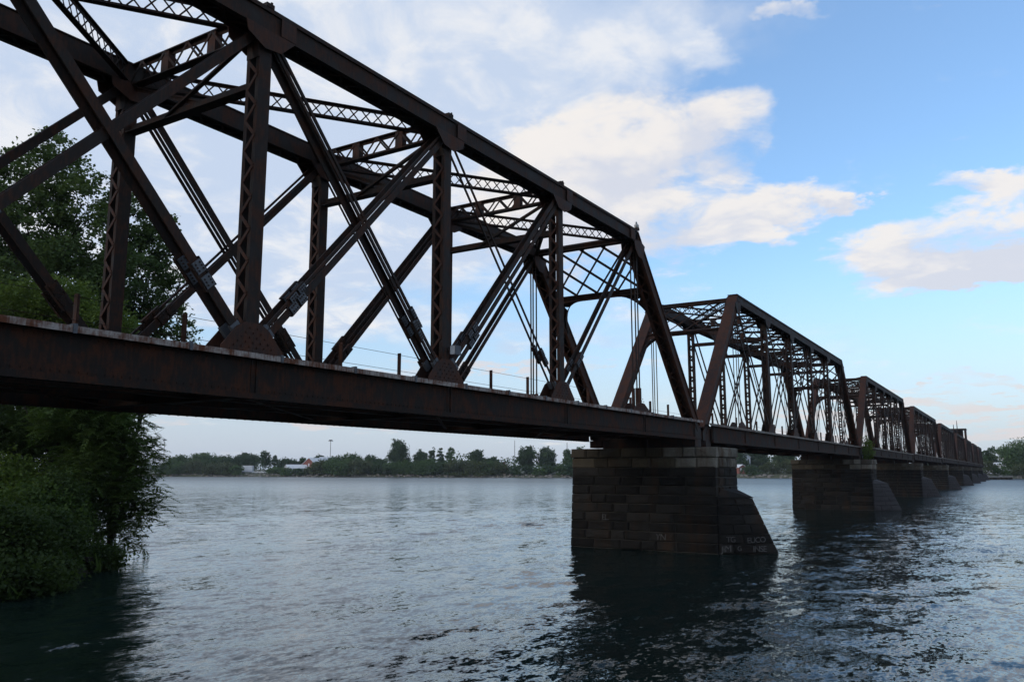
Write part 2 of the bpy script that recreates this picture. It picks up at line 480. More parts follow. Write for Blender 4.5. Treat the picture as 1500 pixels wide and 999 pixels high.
FAR = [(-700, 1100), (40, 640), (245, 565), (400, 535), (550, 510), (700, 490), (860, 470), (1100, 440), (1165, 430), (1300, 405), (1425, 380), (1500, 395), (1650, 420), (2000, 500), (3200, 900)]


def shore(px): return float(np.interp(px, [a for a, _ in FAR], [b for _, b in FAR]))


fl = []
for px in list(range(-700, 0, 60)) + list(range(0, 1700, 12)) + list(range(1700, 3200, 80)):
    d = shore(px); a = YAW - math.atan((px - 750) / FPX * math.cos(PITCH)); r = d / math.cos(a - YAW)
    fl.append((CAM[0] + r * math.cos(a), CAM[1] + r * math.sin(a)))
strip('far_bank', fl, [(math.cos(YAW - .15), math.sin(YAW - .15))] * len(fl),
      [(-4, -1.2), (0, -.05), (2, .7), (5, 1.5), (12, 2.2), (40, 2.8), (150, 4), (4500, 14)], 'far_soil', .5)

# ---------------------------------------------------------------- the bridge
P = 6.8428
CW, WF = .5, 5.45                 # chord width, outside-to-outside width of the two trusses


def ty(t, y): return y if t == 0 else WF - y


_bar_cache = {}


def span(label, n, zb, zt, detail, x0, y0, rz, group):
    """one through-truss span of n panels; x along the bridge from the left end, y from the near truss to the far one"""
    root = thing('truss_span', label, 'bridge span', (x0, y0, 0), rz, group)
    L = n * P; zc = zt - .56       # underside of the top chord
    pt_ = zt - .42; pb = zb + .12  # pin heights
    fine = detail >= 1
    for t in (0, 1):
        o_ = -1 if t == 0 else 1   # outward direction
        Y = lambda y: ty(t, y)
        def bx(m, xa, xb, ya, yb, za, zb_):
            ya, yb = sorted((Y(ya), Y(yb))); m.box(xa, xb, ya, yb, za, zb_)
        # top chord ------------------------------------------------
        m = MB()
        bx(m, P - .02, L - P + .02, 0, .03, zc, zt - .02); bx(m, P - .02, L - P + .02, CW - .03, CW, zc, zt - .02)
        bx(m, P - .05, L - P + .05, -.045, CW + .045, zt - .02, zt + .005)
        for ya, yb in ((-.05, -.001), (.031, .09), (CW - .09, CW - .031), (CW + .001, CW + .05)):
            bx(m, P + .1, L - P - .1, ya, yb, zc - .003, zc + .02)
        bx(m, P + .1, L - P - .1, -.05, -.001, zt - .10, zt - .022)
        ch = m.build('top_chord', 'steel', root)
        m = MB(); k = 0; x = P + .25
        while x < L - P - .45:
            a, b = (.06, .44) if k % 2 == 0 else (.44, .06)
            m.beam((x, Y(a), zc - .016), (x + .36, Y(b), zc - .016), .07, .02); x += .36; k += 1
        tag(m.build('lacing', 'steel', ch), kind='stuff')
        if fine:
            for i in range(1, n):
                m = MB(); xs = i * P + (.55 if i < n - 1 else -.6)
                bx(m, xs - .22, xs + .22, -.062, -.0505, zc + .03, zt - .11); m.build('splice_plate', 'steel_red', ch)
                m = MB(); bx(m, i * P - .12, i * P + .10, -.06, .12, zt + .006, zt + .10); m.beam((i * P + .02, Y(-.05), zt + .05), (i * P + .02, Y(-.05), zt + .14), .03, .05, (1, 0, 0))
                m.build('strut_end_angle', 'steel', ch)
        # hanging pin plates
        for i in range(1, n):
            f = 1 if i * 2 >= n else -1
            if i in (1, n - 1):
                pl_ = [(-.50 * f, .02), (-.42 * f, -.34), (-.1 * f, -.62), (.25 * f, -.66), (.50 * f, -.3), (.62 * f, -.05), (.2 * f, .10)]
            else:
                pl_ = [(-.75 * f, .004), (-.34 * f, -.40), (.12 * f, -.46), (.60 * f, -.24), (.66 * f, .004)]
            for yy in ((-.026, -.0515) if fine else (-.026,)):
                pass
            for yy, d in ((-.052, -.02), (CW + .052, .02)):
                m = MB(); q = [(i * P + a, Y(yy), zc + b) for a, b in pl_]
                m.prism(q, (0, (d if t == 0 else -d), 0)); m.build('pin_plate', 'steel_red' if fine else 'steel', root)
        # end posts ------------------------------------------------
        for e in (0, 1):
            ax = (P, pt_ - .04) if e == 0 else (L - P, pt_ - .04); bx_ = (.0, zb - .35) if e == 0 else (L, zb - .35)
            a = np.array((ax[0], 0, ax[1])); b = np.array((bx_[0], 0, bx_[1])); dr = (b - a) / np.linalg.norm(b - a)
            nrm = np.array((-dr[2], 0, dr[0]));
            if nrm[2] < 0: nrm = -nrm
            a = a - dr * .30; m = MB(); yc = Y(CW / 2)
            def bar(off_y, off_n, wy, hn, mm):
                A = a + nrm * off_n; B = b + nrm * off_n; A[1] = B[1] = yc + off_y; mm.beam(A, B, wy, hn, nrm)
            bar(-.235, 0, .03, .50, m); bar(.235, 0, .03, .50, m); bar(0, .262, .60, .024, m)
            for s_ in (-1, 1): bar(s_ * .275, -.235, .05, .02, m); bar(s_ * .275, .235, .05, .02, m); bar(s_ * .19, -.235, .06, .02, m)
            ep = m.build('end_post', 'steel_red', root)
            m = MB(); ln = np.linalg.norm(b - a); s_ = .5; k = 0
            while s_ < ln - .9:
                u = a + dr * s_ - nrm * .256; w = a + dr * (s_ + .40) - nrm * .256
                u[1] = yc + (.2 if k % 2 else -.2); w[1] = yc - (.2 if k % 2 else -.2); m.beam(u, w, .075, .018, nrm); s_ += .40; k += 1
            tag(m.build('lacing', 'steel', ep), kind='stuff')
            m = MB(); f = 1 if e == 0 else -1; xx = bx_[0]
            q = [(xx - .35 * f, Y(-.03), zb - .86), (xx + .75 * f, Y(-.03), zb - .86), (xx + .95 * f, Y(-.03), zb - .25), (xx + .62 * f, Y(-.03), zb - .02), (xx + .22 * f, Y(-.03), zb - .02), (xx - .35 * f, Y(-.03), zb - .45)]
            m.prism(q, (0, .03 if t == 0 else -.03, 0)); m.build('shoe_plate', 'steel', root)
            m = MB(); bx(m, xx - .1 if e == 0 else xx - .7, xx + .7 if e == 0 else xx + .1, -.08, .58, zb - 1.24, zb - .88); m.build('bearing_shoe', 'steel', root)
        # verticals ------------------------------------------------
        for i in range(2, n - 1):
            xx = i * P
            post = MB()
            for y1, y2, fl_ in ((.045, .065, 1), (.435, .455, -1)):
                bx(post, xx - .17, xx + .17, y1, y2, zb - .2, zc + .3)
                ya, yb = (y2, y2 + .085) if fl_ > 0 else (y1 - .085, y1)
                bx(post, xx - .17, xx - .152, ya, yb, zb - .2, zc + .3); bx(post, xx + .152, xx + .17, ya, yb, zb - .2, zc + .3)
            po = post.build('vertical_post', 'steel', root)
            z = zb + .62; k = 0; joined = MB(); dz = .355
            m = MB(); bx(m, xx - .19, xx - .171, .05, .45, zb + .02, zb + .60); m.build('batten_plate', 'galvanised' if (fine and t == 0 and i == n // 2) else 'steel', po)
            m = MB(); bx(m, xx - .19, xx - .171, .05, .45, zc - .65, zc - .2); m.build('batten_plate', 'steel', po)
            while z < zc - .95:
                for sx in (-1, 1):
                    a, b = ((.09, .41) if (k + (sx > 0)) % 2 == 0 else (.41, .09))
                    if fine and sx < 0:
                        key = (a > b) != (t == 1)
                        if key not in _bar_cache:
                            mm = MB(); q = .16 if not key else -.16
                            mm.beam((0, -q, -dz / 2), (0, q, dz / 2), .075, .016, (1, 0, 0)); me = mm.mesh('lacing_bar'); me.materials.append(MATS['steel_red']); _bar_cache[key] = me
                        link('lacing_bar', _bar_cache[key], po, (xx - .180, Y(.25), z + dz / 2))
                    else:
                        joined.beam((xx + sx * .180, Y(a), z), (xx + sx * .180, Y(b), z + dz), .075, .016, (1, 0, 0))
                z += dz; k += 1
            tag(joined.build('lacing', 'steel', po), kind='stuff')
        # diagonals and hangers ------------------------------------
        def bars(A, B, spec, clamp=True, cm='galvanised'):
            """spec: list of (y, width in the plane of the truss, thickness)"""
            for q, (yy, wd, th, off) in enumerate(spec):
                a = np.array((A[0], Y(yy), A[1])); b = np.array((B[0], Y(yy), B[1])); d = (b - a); ln = np.linalg.norm(d); d /= ln
                nn = np.array((-d[2], 0, d[0])); a = a + nn * off; b = b + nn * off
                m = MB(); m.beam(a, b, th, wd, nn)
                if fine and wd > .13:      # turned-out legs of the angle
                    m.beam(a + nn * (wd / 2 - .01), b + nn * (wd / 2 - .01), .09, .016, nn, ((.05 if t == 0 else -.05) * (1 if yy < .25 else -1), 0))
                br = m.build('diagonal_bar', 'steel', root)
                if fine and clamp and wd > .04:
                    up = d if d[2] > 0 else -d; low = a if a[2] < b[2] else b
                    c = low + up * (1.75 + .15 * ((q * 7 + int(A[0])) % 3)); mt = cm if (t == 0) else 'steel'
                    for s_ in (-.17, .17):
                        m = MB(); e1 = c + up * (s_ - .13); e2 = c + up * (s_ + .13); hh = max(wd + .02, .12)
                        ysign = -1 if (t == 0) == (yy < .25) else 1
                        m.beam(e1, e2, .03, hh, nn, ((th / 2 + .030) * -1, 0)); m.beam(e1, e2, .03, hh, nn, ((th / 2 + .030), 0))
                        cl = m.build('splice_clamp', mt, br)
                        m = MB()
                        for u in (-.07, .0, .07):
                            for w in (-hh * .27, hh * .27):
                                for sd_ in (-1, 1):
                                    g = c + up * (s_ + u) + nn * w; g = g + np.array((0, sd_ * (th / 2 + .055), 0)); m.box(g[0] - .014, g[0] + .014, g[1] - .012, g[1] + .012, g[2] - .014, g[2] + .014)
                        tag(m.build('bolt_heads', 'steel', cl), kind='stuff')
                        m = MB()
                        for w in (-1, 1): m.beam(e1 + nn * w * (hh / 2 + .02) - up * .04, e2 + nn * w * (hh / 2 + .02) + up * .04, .08, .03, nn)
                        m.build('clamp_jaw', 'steel', br)
                    m = MB(); e1 = low + up * .42; e2 = low + up * .70; m.beam(e1, e2, th + .05, wd + .03, nn); m.build('end_plate', mt, br)
        heavy = [(.09, .21, .035, 0), (.41, .21, .035, 0)]
        split = [(.09, .075, .05, .07), (.09, .075, .05, -.07), (.41, .20, .035, 0)]
        wide = [(.07, .17, .035, .07), (.07, .06, .05, -.10), (.43, .20, .035, 0)]
        four = [(.05, .14, .035, .08), (.05, .15, .035, -.13), (.45, .15, .035, 0)]
        heavy2 = [(.155, .20, .033, 0), (.345, .20, .033, 0)]
        mid = [(.09, .15, .05, 0), (.41, .15, .05, 0)]
        thin = [(.13, .05, .05, .03), (.34, .05, .05, .03)]
        hang = [(.07, .075, .03, 0), (.19, .075, .03, 0), (.36, .075, .03, 0)]
        for i in range(1, n - 1):
            c = i + .5; tl, tr, bl, br = (i * P, pt_), ((i + 1) * P, pt_), (i * P, pb), ((i + 1) * P, pb)
            main_r = c < n / 2          # leans down towards the middle of the span
            if n % 2 and i == n // 2:
                bars(tl, br, split if fine else mid); bars(tr, bl, wide if fine else [(.17, .15, .05, 0), (.33, .15, .05, 0)])
            else:
                A, B, C_, D_ = (tl, br, tr, bl) if main_r else (tr, bl, tl, br)
                if i in (1, n - 2): bars(A, B, mid)
                else:
                    bars(A, B, (heavy if main_r else four) if fine else mid)
                    bars(C_, D_, (heavy2 if main_r else thin) if fine else thin)
        for i in (1, n - 1):
            for yy, wd, th, _ in hang:
                m = MB(); bx(m, i * P - wd / 2, i * P + wd / 2, yy - th / 2, yy + th / 2, zb - .3, pt_); hb = m.build('hanger_bar', 'steel', root)
                if fine:
                    m = MB(); bx(m, i * P - .075, i * P + .075, yy - .045, yy + .045, zb + .25, zb + 1.05); m.build('hanger_sleeve', 'steel_red', hb)
        # bottom chord girder --------------------------------------
        m = MB(); xa, xb = .75, L - .75
        bx(m, xa, xb, -.12, -.095, zb - .9, zb - .012)
        bx(m, xa, xb, -.24, .02, zb - .925, zb - .90)
        bx(m, xa, xb, -.20, -.121, zb - .90, zb - .80)
        gd = m.build('bottom_girder', 'steel_web', root)
        m = MB(); bx(m, xa - .7, xb + .7, -.27, -.09, zb - .01, zb + .012); bx(m, xa - .7, xb + .7, -.295, -.27, zb - .095, zb + .02); m.build('top_flange', 'paint_white' if fine else 'rail', gd)
        for i in range(0, n + 1):
            xx = min(max(i * P, xa + .15), xb - .15)
            m = MB(); bx(m, xx - .13, xx + .13, -.135, -.1205, zb - .79, zb - .02); bx(m, xx - .015, xx + .015, -.165, -.1355, zb - .79, zb - .02); m.build('web_splice', 'steel_web', gd)
        if fine:
            for k in range(int(L / (P / 3))):
                xx = k * P / 3 + .55
                m = MB(); bx(m, xx - .035, xx + .035, -.315, -.296, zb - .11, zb + .055); bx(m, xx - .045, xx + .045, -.296, -.2, zb + .022, zb + .05); m.build('cable_clip', 'galvanised', gd)
            m = MB()
            for k in range(int((xb - xa) / .28)):
                xx = xa + k * .28; bx(m, xx, xx + .04, -.17, -.13, zb - .938, zb - .9255)
            for k in range(int((xb - xa) / .16)):
                xx = xa + k * .16
                for zz in (zb - .74, zb - .16): bx(m, xx - .018, xx + .018, -.133, -.1205, zz - .018, zz + .018)
            tag(m.build('rivet_rows', 'steel_web', gd), kind='stuff')
        # gusset plates at the lower joints
        for i in range(1, n):
            hgt = .70 if i not in (1, n - 1) else .42
            for yy, d in ((.015, -.022), (.485, .022)):
                m = MB(); q = [(i * P - .84, Y(yy), zb - .5), (i * P + .84, Y(yy), zb - .5), (i * P + .82, Y(yy), zb + .14), (i * P + .42, Y(yy), zb + hgt * .82), (i * P + .2, Y(yy), zb + hgt), (i * P - .22, Y(yy), zb + hgt), (i * P - .45, Y(yy), zb + hgt * .82), (i * P - .82, Y(yy), zb + .14)]
                m.prism(q, (0, d if t == 0 else -d, 0)); gp = m.build('gusset_plate', 'steel_red', root)
                if fine and yy < .1 and t == 0:
                    m = MB()
                    for a in range(-7, 8, 1):
                        for b in range(0, 6, 1):
                            if abs(a) * .1 < .74 - .1 * b and (a + b) % 2 == 0: m.box(i * P + a * .1 - .018, i * P + a * .1 + .018, -.028, -.007, zb + .08 + b * .1 - .018, zb + .08 + b * .1 + .018)
                    tag(m.build('rivets', 'steel_red', gp), kind='stuff')
    # ---- floor -----------------------------------------------------
    for i in range(0, n + 1):
        xx = min(max(i * P, .35), L - .35)
        m = MB(); m.box(xx - .012, xx + .012, .0, WF, zb - .86, zb - .22); m.box(xx - .16, xx + .16, .0, WF, zb - .885, zb - .861); m.box(xx - .16, xx + .16, .0, WF, zb - .219, zb - .20); m.build('floor_beam', 'steel', root)
    for xx in (.35, L - .35):
        for ya, yb in ((.62, 2.35), (2.62, WF - .62)):
            m = MB(); m.box(xx - .3, xx + .3, ya, yb, PIER_TOP + .002, zb - .888); m.build('end_bearing_beam', 'steel', root)
    for yy in (1.85, 3.60):
        m = MB(); m.box(.1, L - .1, yy - .012, yy + .012, zb - .80, zb - .222); m.box(.1, L - .1, yy - .13, yy + .13, zb - .82, zb - .801); m.build('stringer', 'steel', root)
    if detail >= 0:
        for i in range(n):
            for a, b in ((.5, WF - .5), (WF - .5, .5)):
                m = MB(); m.beam((i * P + .2, a, zb - .84 if a < b else zb - .80), ((i + 1) * P - .2, b, zb - .84 if a < b else zb - .80), .10, .02); m.build('lower_lateral', 'steel_red', root)
    tk = 'tie%s' % zb
    mm = MB(); mm.box(-.11, .11, .62, WF - .62, zb - .198, zb + .01); me = mm.mesh('tie'); me.materials.append(MATS['timber'])
    if fine:
        for k in range(int(L / .52)): link('tie', me, root, (k * .52 + .3, 0, 0))
    else:
        m = MB()
        for k in range(int(L / .52)): m.box(k * .52 + .19, k * .52 + .41, .62, WF - .62, zb - .198, zb + .01)
        tag(m.build('ties', 'timber', root), kind='stuff')
    for yy in (2.0, 3.45):
        m = MB(); m.box(0, L, yy - .035, yy + .035, zb + .0115, zb + .16); m.build('rail', 'rail', root)
    # ---- railing along the far side --------------------------------
    if detail >= 0:
        step = 2.87; k = 0; x = 2.06 if fine else 1.4; xs = []
        while x < L - .3: xs.append(x); x += step
        for x in xs:
            m = MB(); m.box(x - .05, x + .05, 4.52, 4.60, zb - .20, zb + 1.62); m.box(x - .05, x - .035, 4.46, 4.519, zb - .2, zb + 1.62); m.build('railing_post', 'steel_red', root)
        for zz in (1.15, .42) if not fine else (1.55, 1.0):
            m = MB(); m.tube([(xs[0], 4.505, zb + zz), (xs[-1], 4.505, zb + zz)], [.007, .007], 4); m.build('railing_wire', 'steel', root)
    # ---- top bracing -------------------------------------------------
    yn, yf = .5, WF - .5
    for i in range(2, n - 1):
        xx = i * P
        m = MB(); m.box(xx - .12, xx + .12, yn, yf, zt - .05, zt - .02); m.box(xx - .12, xx + .12, yn, yf, zt - .60, zt - .57)
        m.box(xx - .012, xx + .012, yn, yf, zt - .14, zt - .0505); m.box(xx - .012, xx + .012, yn, yf, zt - .569, zt - .48)
        sf = m.build('sway_strut', 'steel', root)
        for y in (yn + 1.35, yf - 1.35):
            m = MB(); m.box(xx - .10, xx + .10, y - .14, y + .14, zt - .565, zt - .055); m.build('strut_batten', 'steel_red', sf)
        m = MB(); k = 10; w = (yf - yn) / k
        for q in range(k):
            a, b = (zt - .55, zt - .06) if q % 2 == 0 else (zt - .06, zt - .55)
            m.beam((xx + .115, yn + q * w, a), (xx + .115, yn + (q + 1) * w, b), .06, .012, (1, 0, 0)); m.beam((xx - .115, yn + q * w, a), (xx - .115, yn + (q + 1) * w, b), .06, .012, (1, 0, 0))
        tag(m.build('strut_lacing', 'steel', sf), kind='stuff')
        zl = zt - 1.85
        m = MB(); m.box(xx - .14, xx + .14, yn - .03, yf + .03, zl - .01, zl + .01); m.box(xx - .012, xx + .012, yn - .03, yf + .03, zl + .0105, zl + .22); m.build('sway_bottom_strut', 'steel', root)
        for a, b, dx in (((yn + .1, zt - .62), (yf - 1.4, zl + .05), -.03), ((yf - .1, zt - .62), (yn + 1.4, zl + .05), .03)):
            m = MB(); m.beam((xx + dx, a[0], a[1]), (xx + dx, b[0], b[1]), .025, .11, (0, 0, 1) if False else (1, 0, 0)); m.beam((xx + dx, a[0], a[1]), (xx + dx, b[0], b[1]), .10, .016, (1, 0, 0), (.05, 0)); m.build('sway_diagonal', 'steel', root)
        for (ya, yb) in ((yn, yn + .85), (yf, yf - .85)):
            m = MB(); m.beam((xx, ya, zl - .75), (xx, yb, zl), .10, .05, (1, 0, 0)); m.build('knee_brace', 'steel', root) if False else None
    for i in range(1, n - 1):
        for s_ in (0, 1):
            a = np.array((i * P + .25, yn if s_ == 0 else yf, 0)); b = np.array(((i + 1) * P - .25, yf if s_ == 0 else yn, 0))
            dz_ = -.012 if s_ else .0
            m = MB(); 
            for z in (zt - .06 + dz_, zt - .50 + dz_): m.beam(a + (0, 0, z), b + (0, 0, z), .16, .022); m.beam(a + (0, 0, z), b + (0, 0, z), .018, .07, (0, 0, 1), (0, -.046 if z > zt - .3 else .046))
            la = m.build('top_lateral', 'steel', root)
            m = MB(); k = 22; v = (b - a) / k
            for q in range(k):
                u, w = a + v * q, a + v * (q + 1)
                m.beam(u + (0, 0, zt - .49), w + (0, 0, zt - .07), .012, .035); m.beam(u + (0, 0, zt - .07), w + (0, 0, zt - .49), .012, .035)
            tag(m.build('lattice_web', 'steel', la), kind='stuff')
    # ---- portals -------------------------------------------------------
    for e in (0, 1):
        xh, xf = (P, 0.) if e == 0 else (L - P, L)
        a = np.array((xh, 0, pt_ + .10)); b = np.array((xf, 0, zb - .35)); d = (b - a) / np.linalg.norm(b - a)
        def S(s_, y): q = a + d * s_; return (q[0], y, q[2])
        nn = np.array((-d[2], 0, d[0])) * (1 if d[0] * 0 - d[2] > 0 else 1)
        m = MB(); m.beam(S(.0, yn - .2), S(.0, yf + .2), .14, .30, d); m.beam(S(.02, yn - .2), S(.02, yf + .2), .30, .03, d); m.build('portal_top_strut', 'steel', root)
        dp = 2.55
        m = MB(); m.beam(S(dp, yn - .02), S(dp, yf + .02), .04, .26, d); m.beam(S(dp + .13, yn - .02), S(dp + .13, yf + .02), .28, .025, d); m.build('portal_bottom_strut', 'steel', root)
        wd = yf - yn; pitch = wd / 3.; sl = dp - .2; run = sl * .98
        for sg in (1, -1):
            y = -run
            for j in range(-2, 6):
                y_a = yn + j * pitch * .72 if sg > 0 else yf - j * pitch * .72
                # bar from the top strut sloping down; clip to the width
                ya, yb = y_a, y_a + sg * run; sa, sb = .12, .12 + sl
                lo, hi = yn, yf
                def clip(ya, sa, yb, sb):
                    for lim, cmp in ((lo, -1), (hi, 1)):
                        ca, cb = (ya - lim) * cmp > 0, (yb - lim) * cmp > 0
                        if ca and cb: return None
                        if ca or cb:
                            f = (lim - ya) / (yb - ya); q = (lim, sa + (sb - sa) * f)
                            if ca: ya, sa = q
                            else: yb, sb = q
                    return ya, sa, yb, sb
                c = clip(ya, sa, yb, sb)
                if not c or abs(c[3] - c[1]) < .15: continue
                m = MB(); A = np.array(S(c[1], c[0])); B = np.array(S(c[3], c[2])); off = nn * (.03 * sg)
                m.beam(A + off, B + off, .085, .014, nn); m.beam(A + off, B + off, .014, .07, nn, (.036, .03 * sg)); m.build('portal_lattice_bar', 'steel', root)
        # curved knee brackets: arc plate with a pierced web
        for side, (y0_, sg) in enumerate(((yn, 1), (yf, -1))):
            rr = 1.25; arc = []
            for q in range(11):
                an = math.pi / 2 * q / 10
                arc.append((y0_ + sg * (rr * 1.0 - rr * math.sin(an) + .02), dp + .14 + rr * 1.35 * (1 - math.cos(an))))
            m = MB()
            for (y1, s1), (y2, s2) in zip(arc[:-1], arc[1:]): m.beam(S(s1, y1), S(s2, y2), .24, .03, np.cross(np.array(S(s2, y2)) - np.array(S(s1, y1)), nn))
            # web of the bracket: two panels either side of a lightening hole
            poly = [(y0_, dp + .14)] + [(y0_ + sg * .72 * rr, dp + .14)] + arc[3:5] + [(y0_ + sg * .28, dp + .42)]
            m.prism([S(s_, y) for y, s_ in poly], nn * .02)
            poly = [(y0_, dp + .14), (y0_ + sg * .28, dp + .42)] + arc[5:7] + [(y0_, dp + .14 + .72 * rr * 1.35)]
            m.prism([S(s_, y) for y, s_ in poly], nn * .02)
            poly = arc[0:3] + [arc[3], (y0_ + sg * .60 * rr, dp + .14)]
            m.prism([S(s_, y) for y, s_ in poly], nn * .02)
            m.prism([S(s_, y) for y, s_ in arc[7:] + [(y0_, dp + .14 + .72 * rr * 1.35)]], nn * .02)
            m.build('portal_bracket', 'steel', root)
    return root


def on_line(x): return (x, BEND * x) if x > 7 else (x, 0.)


GRP = 'truss spans of the railway bridge'
SPANS = [  # hip of the left end, panels, deck height, top height
    (-5 * P, 7, 6.19, 14.08, 1, 'nearest rusty truss span, running out of the picture at upper left'),
    (15.0, 7, 6.14, 14.03, 0, 'second truss span, from the nearest stone pier to the next'),
    (63.9, 7, 6.24, 13.98, 0, 'third truss span of the rusty bridge, beyond the pier with green weeds'),
    (112.6, 8, 6.36, 13.93, -1, 'fourth truss span out from the near bank, closed up by perspective'),
    (167.6, 8, 6.46, 13.90, -1, 'fifth truss span, the last with a clearly pale end post'),
    (222.4, 7, 6.5, 13.9, -1, 'sixth truss span, below the cabin with thin masts'),
    (270.9, 7, 6.5, 13.9, -1, 'seventh truss span, just beyond the cabin with masts'),
    (319.4, 7, 6.5, 13.9, -1, 'eighth truss span, next to last before the far bank'),
    (367.9, 7, 6.5, 13.9, -1, 'farthest truss span, touching the far bank')]
for hx, n, zb, zt, det, lab in SPANS:
    x0 = hx - P
    if det == 1: span(lab, n, zb, zt, det, x0, 0, 0, GRP)
    else: span(lab, n, zb, zt, det, x0, BEND * x0, math.atan(BEND), GRP)

# ---------------------------------------------------------------- piers


def stone_block(rng, q, bulge=1.):
    """block from 8 corners (bottom 4, top 4; face 0-1-5-4 is the outer one) with a rough, pillowed outer face"""
    q = [np.array(p, float) for p in q]
    m = MB(); n = np.cross(q[1] - q[0], q[4] - q[0]); n /= np.linalg.norm(n)
    c = (q[0] + q[1] + q[5] + q[4]) / 4
    inner = [c + (p - c) * rng.uniform(.74, .90) + n * rng.uniform(.015, .085) * bulge for p in (q[0], q[1], q[5], q[4])]
    mid = [(inner[i] + inner[(i + 1) % 4]) / 2 + n * rng.uniform(-.01, .03) for i in range(4)]
    ctr = c + n * rng.uniform(.02, .11) * bulge
    V = [q[0], q[1], q[5], q[4], q[3], q[2], q[6], q[7]] + inner + mid + [ctr]
    F = [(4, 7, 6, 5), (0, 4, 5, 1), (1, 5, 6, 2), (2, 6, 7, 3), (3, 7, 4, 0)]
    for i in range(4):
        j = (i + 1) % 4
        F += [(i, j, 12 + i), (i, 12 + i, 8 + i), (j, 8 + j, 12 + i), (8 + i, 12 + i, 16), (12 + i, 8 + j, 16)]
    m.v = [tuple(p) for p in V]; m.f = F
    return m


def make_pier(label):
    """local frame: x along the bridge, y across (0 = near truss), z up; upstream point towards -y"""
    rng = random.Random(4)
    root = thing('bridge_pier', label, 'pier')
    hx = 1.6
    def lim(z):   # batter
        b = .045 * (PIER_TOP - z) / PIER_TOP * 3
        return -hx - b, hx + b, -1.12 - .0 * z, 6.42 + b
    courses = [(-.9, -.42), (-.42, .03)] + [(.03 + .435 * k, .03 + .435 * (k + 1)) for k in range(9)] + [(3.945, 4.43), (4.43, PIER_TOP)]
    m = MB(); zz = PIER_TOP - .03
    a, b, c, d = lim(-.9); e, f, g, h = lim(PIER_TOP); k = .045
    m.hexa([(a + k, c + k, -.9), (b - k, c + k, -.9), (b - k, d - k, -.9), (a + k, d - k, -.9), (e + k, g + k, zz), (f - k, g + k, zz), (f - k, h - k, zz), (e + k, h - k, zz)])
    m.build('mortar_core', 'mortar', root)
    T = .34
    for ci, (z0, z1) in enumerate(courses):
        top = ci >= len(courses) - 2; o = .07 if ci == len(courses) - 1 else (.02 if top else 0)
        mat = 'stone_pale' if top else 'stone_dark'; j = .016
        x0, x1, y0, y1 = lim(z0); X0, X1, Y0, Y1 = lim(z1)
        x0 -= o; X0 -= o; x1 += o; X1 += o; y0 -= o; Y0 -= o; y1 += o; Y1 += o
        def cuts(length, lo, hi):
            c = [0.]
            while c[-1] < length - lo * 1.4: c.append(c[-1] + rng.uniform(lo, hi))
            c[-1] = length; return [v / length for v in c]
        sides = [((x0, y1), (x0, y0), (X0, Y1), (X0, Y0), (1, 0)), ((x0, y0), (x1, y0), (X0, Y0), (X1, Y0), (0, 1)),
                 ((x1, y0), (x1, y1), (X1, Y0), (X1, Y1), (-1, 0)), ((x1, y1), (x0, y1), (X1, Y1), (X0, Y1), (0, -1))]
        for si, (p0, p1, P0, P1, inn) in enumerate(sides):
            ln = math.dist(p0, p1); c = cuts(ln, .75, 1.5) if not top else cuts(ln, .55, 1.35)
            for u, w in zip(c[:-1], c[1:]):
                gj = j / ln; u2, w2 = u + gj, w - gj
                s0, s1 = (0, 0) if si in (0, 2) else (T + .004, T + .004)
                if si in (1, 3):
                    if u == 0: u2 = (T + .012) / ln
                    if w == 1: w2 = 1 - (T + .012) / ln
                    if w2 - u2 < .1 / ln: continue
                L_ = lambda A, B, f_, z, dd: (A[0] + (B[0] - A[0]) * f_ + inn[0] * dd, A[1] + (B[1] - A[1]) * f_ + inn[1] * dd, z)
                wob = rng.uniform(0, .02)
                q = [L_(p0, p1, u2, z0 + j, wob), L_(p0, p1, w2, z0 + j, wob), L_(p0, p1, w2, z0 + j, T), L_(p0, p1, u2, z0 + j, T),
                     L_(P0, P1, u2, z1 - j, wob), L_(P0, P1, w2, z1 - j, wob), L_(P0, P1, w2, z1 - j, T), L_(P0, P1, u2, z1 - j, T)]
                stone_block(rng, q).build('stone_block', mat if not top or (q[0][1] + q[1][1]) / 2 < 1.1 else 'stone_brown', root)  # coping under the deck gets darker stone: the deck's shadow coloured into the blocks
    # top slab inside the coping
    m = MB(); m.box(-1.2, 1.2, -.7, 6.05, PIER_TOP - .02, PIER_TOP - .002); m.build('cap_infill', 'stone_dark', root)
    # ice-breaking starling, sloped edge upstream
    def edge(z): return -3.42 + (z / 2.5) * 1.12
    def root_y(z): return -1.14
    zs = [-.9, .03, .47, .905, 1.34, 1.775, 2.21, 2.52]
    for k, (z0, z1) in enumerate(zip(zs[:-1], zs[1:])):
        for sgn in (-1, 1):
            xb0, xb1 = sgn * (hx + .02), sgn * (hx + .02)
            def pnt(f_, z, xb): return np.array((xb * (1 - f_), root_y(z) + (edge(z) - root_y(z)) * f_, z))
            split_ = [0, rng.uniform(.42, .6), 1] if k % 2 == 0 or k > 4 else [0, rng.uniform(.25, .35), rng.uniform(.62, .75), 1]
            for u, w in zip(split_[:-1], split_[1:]):
                j = .012; uu, ww = u + (.006 if u else 0), w - (.006 if w < 1 else 0)
                a, b, c, d = pnt(uu, z0 + j, xb0), pnt(ww, z0 + j, xb0), pnt(ww, z1 - j, xb1), pnt(uu, z1 - j, xb1)
                inn = np.array((-sgn * .25, .22, 0)); ins = [p + inn for p in (a, b, c, d)]
                for p in ins:
                    if p[0] * sgn < .001: p[0] = .001 * sgn
                q = [a, b, ins[1], ins[0], d, c, ins[2], ins[3]]
                if sgn > 0: q = [b, a, ins[0], ins[1], c, d, ins[3], ins[2]]
                stone_block(rng, q, .3).build('starling_block', 'stone_dark', root)
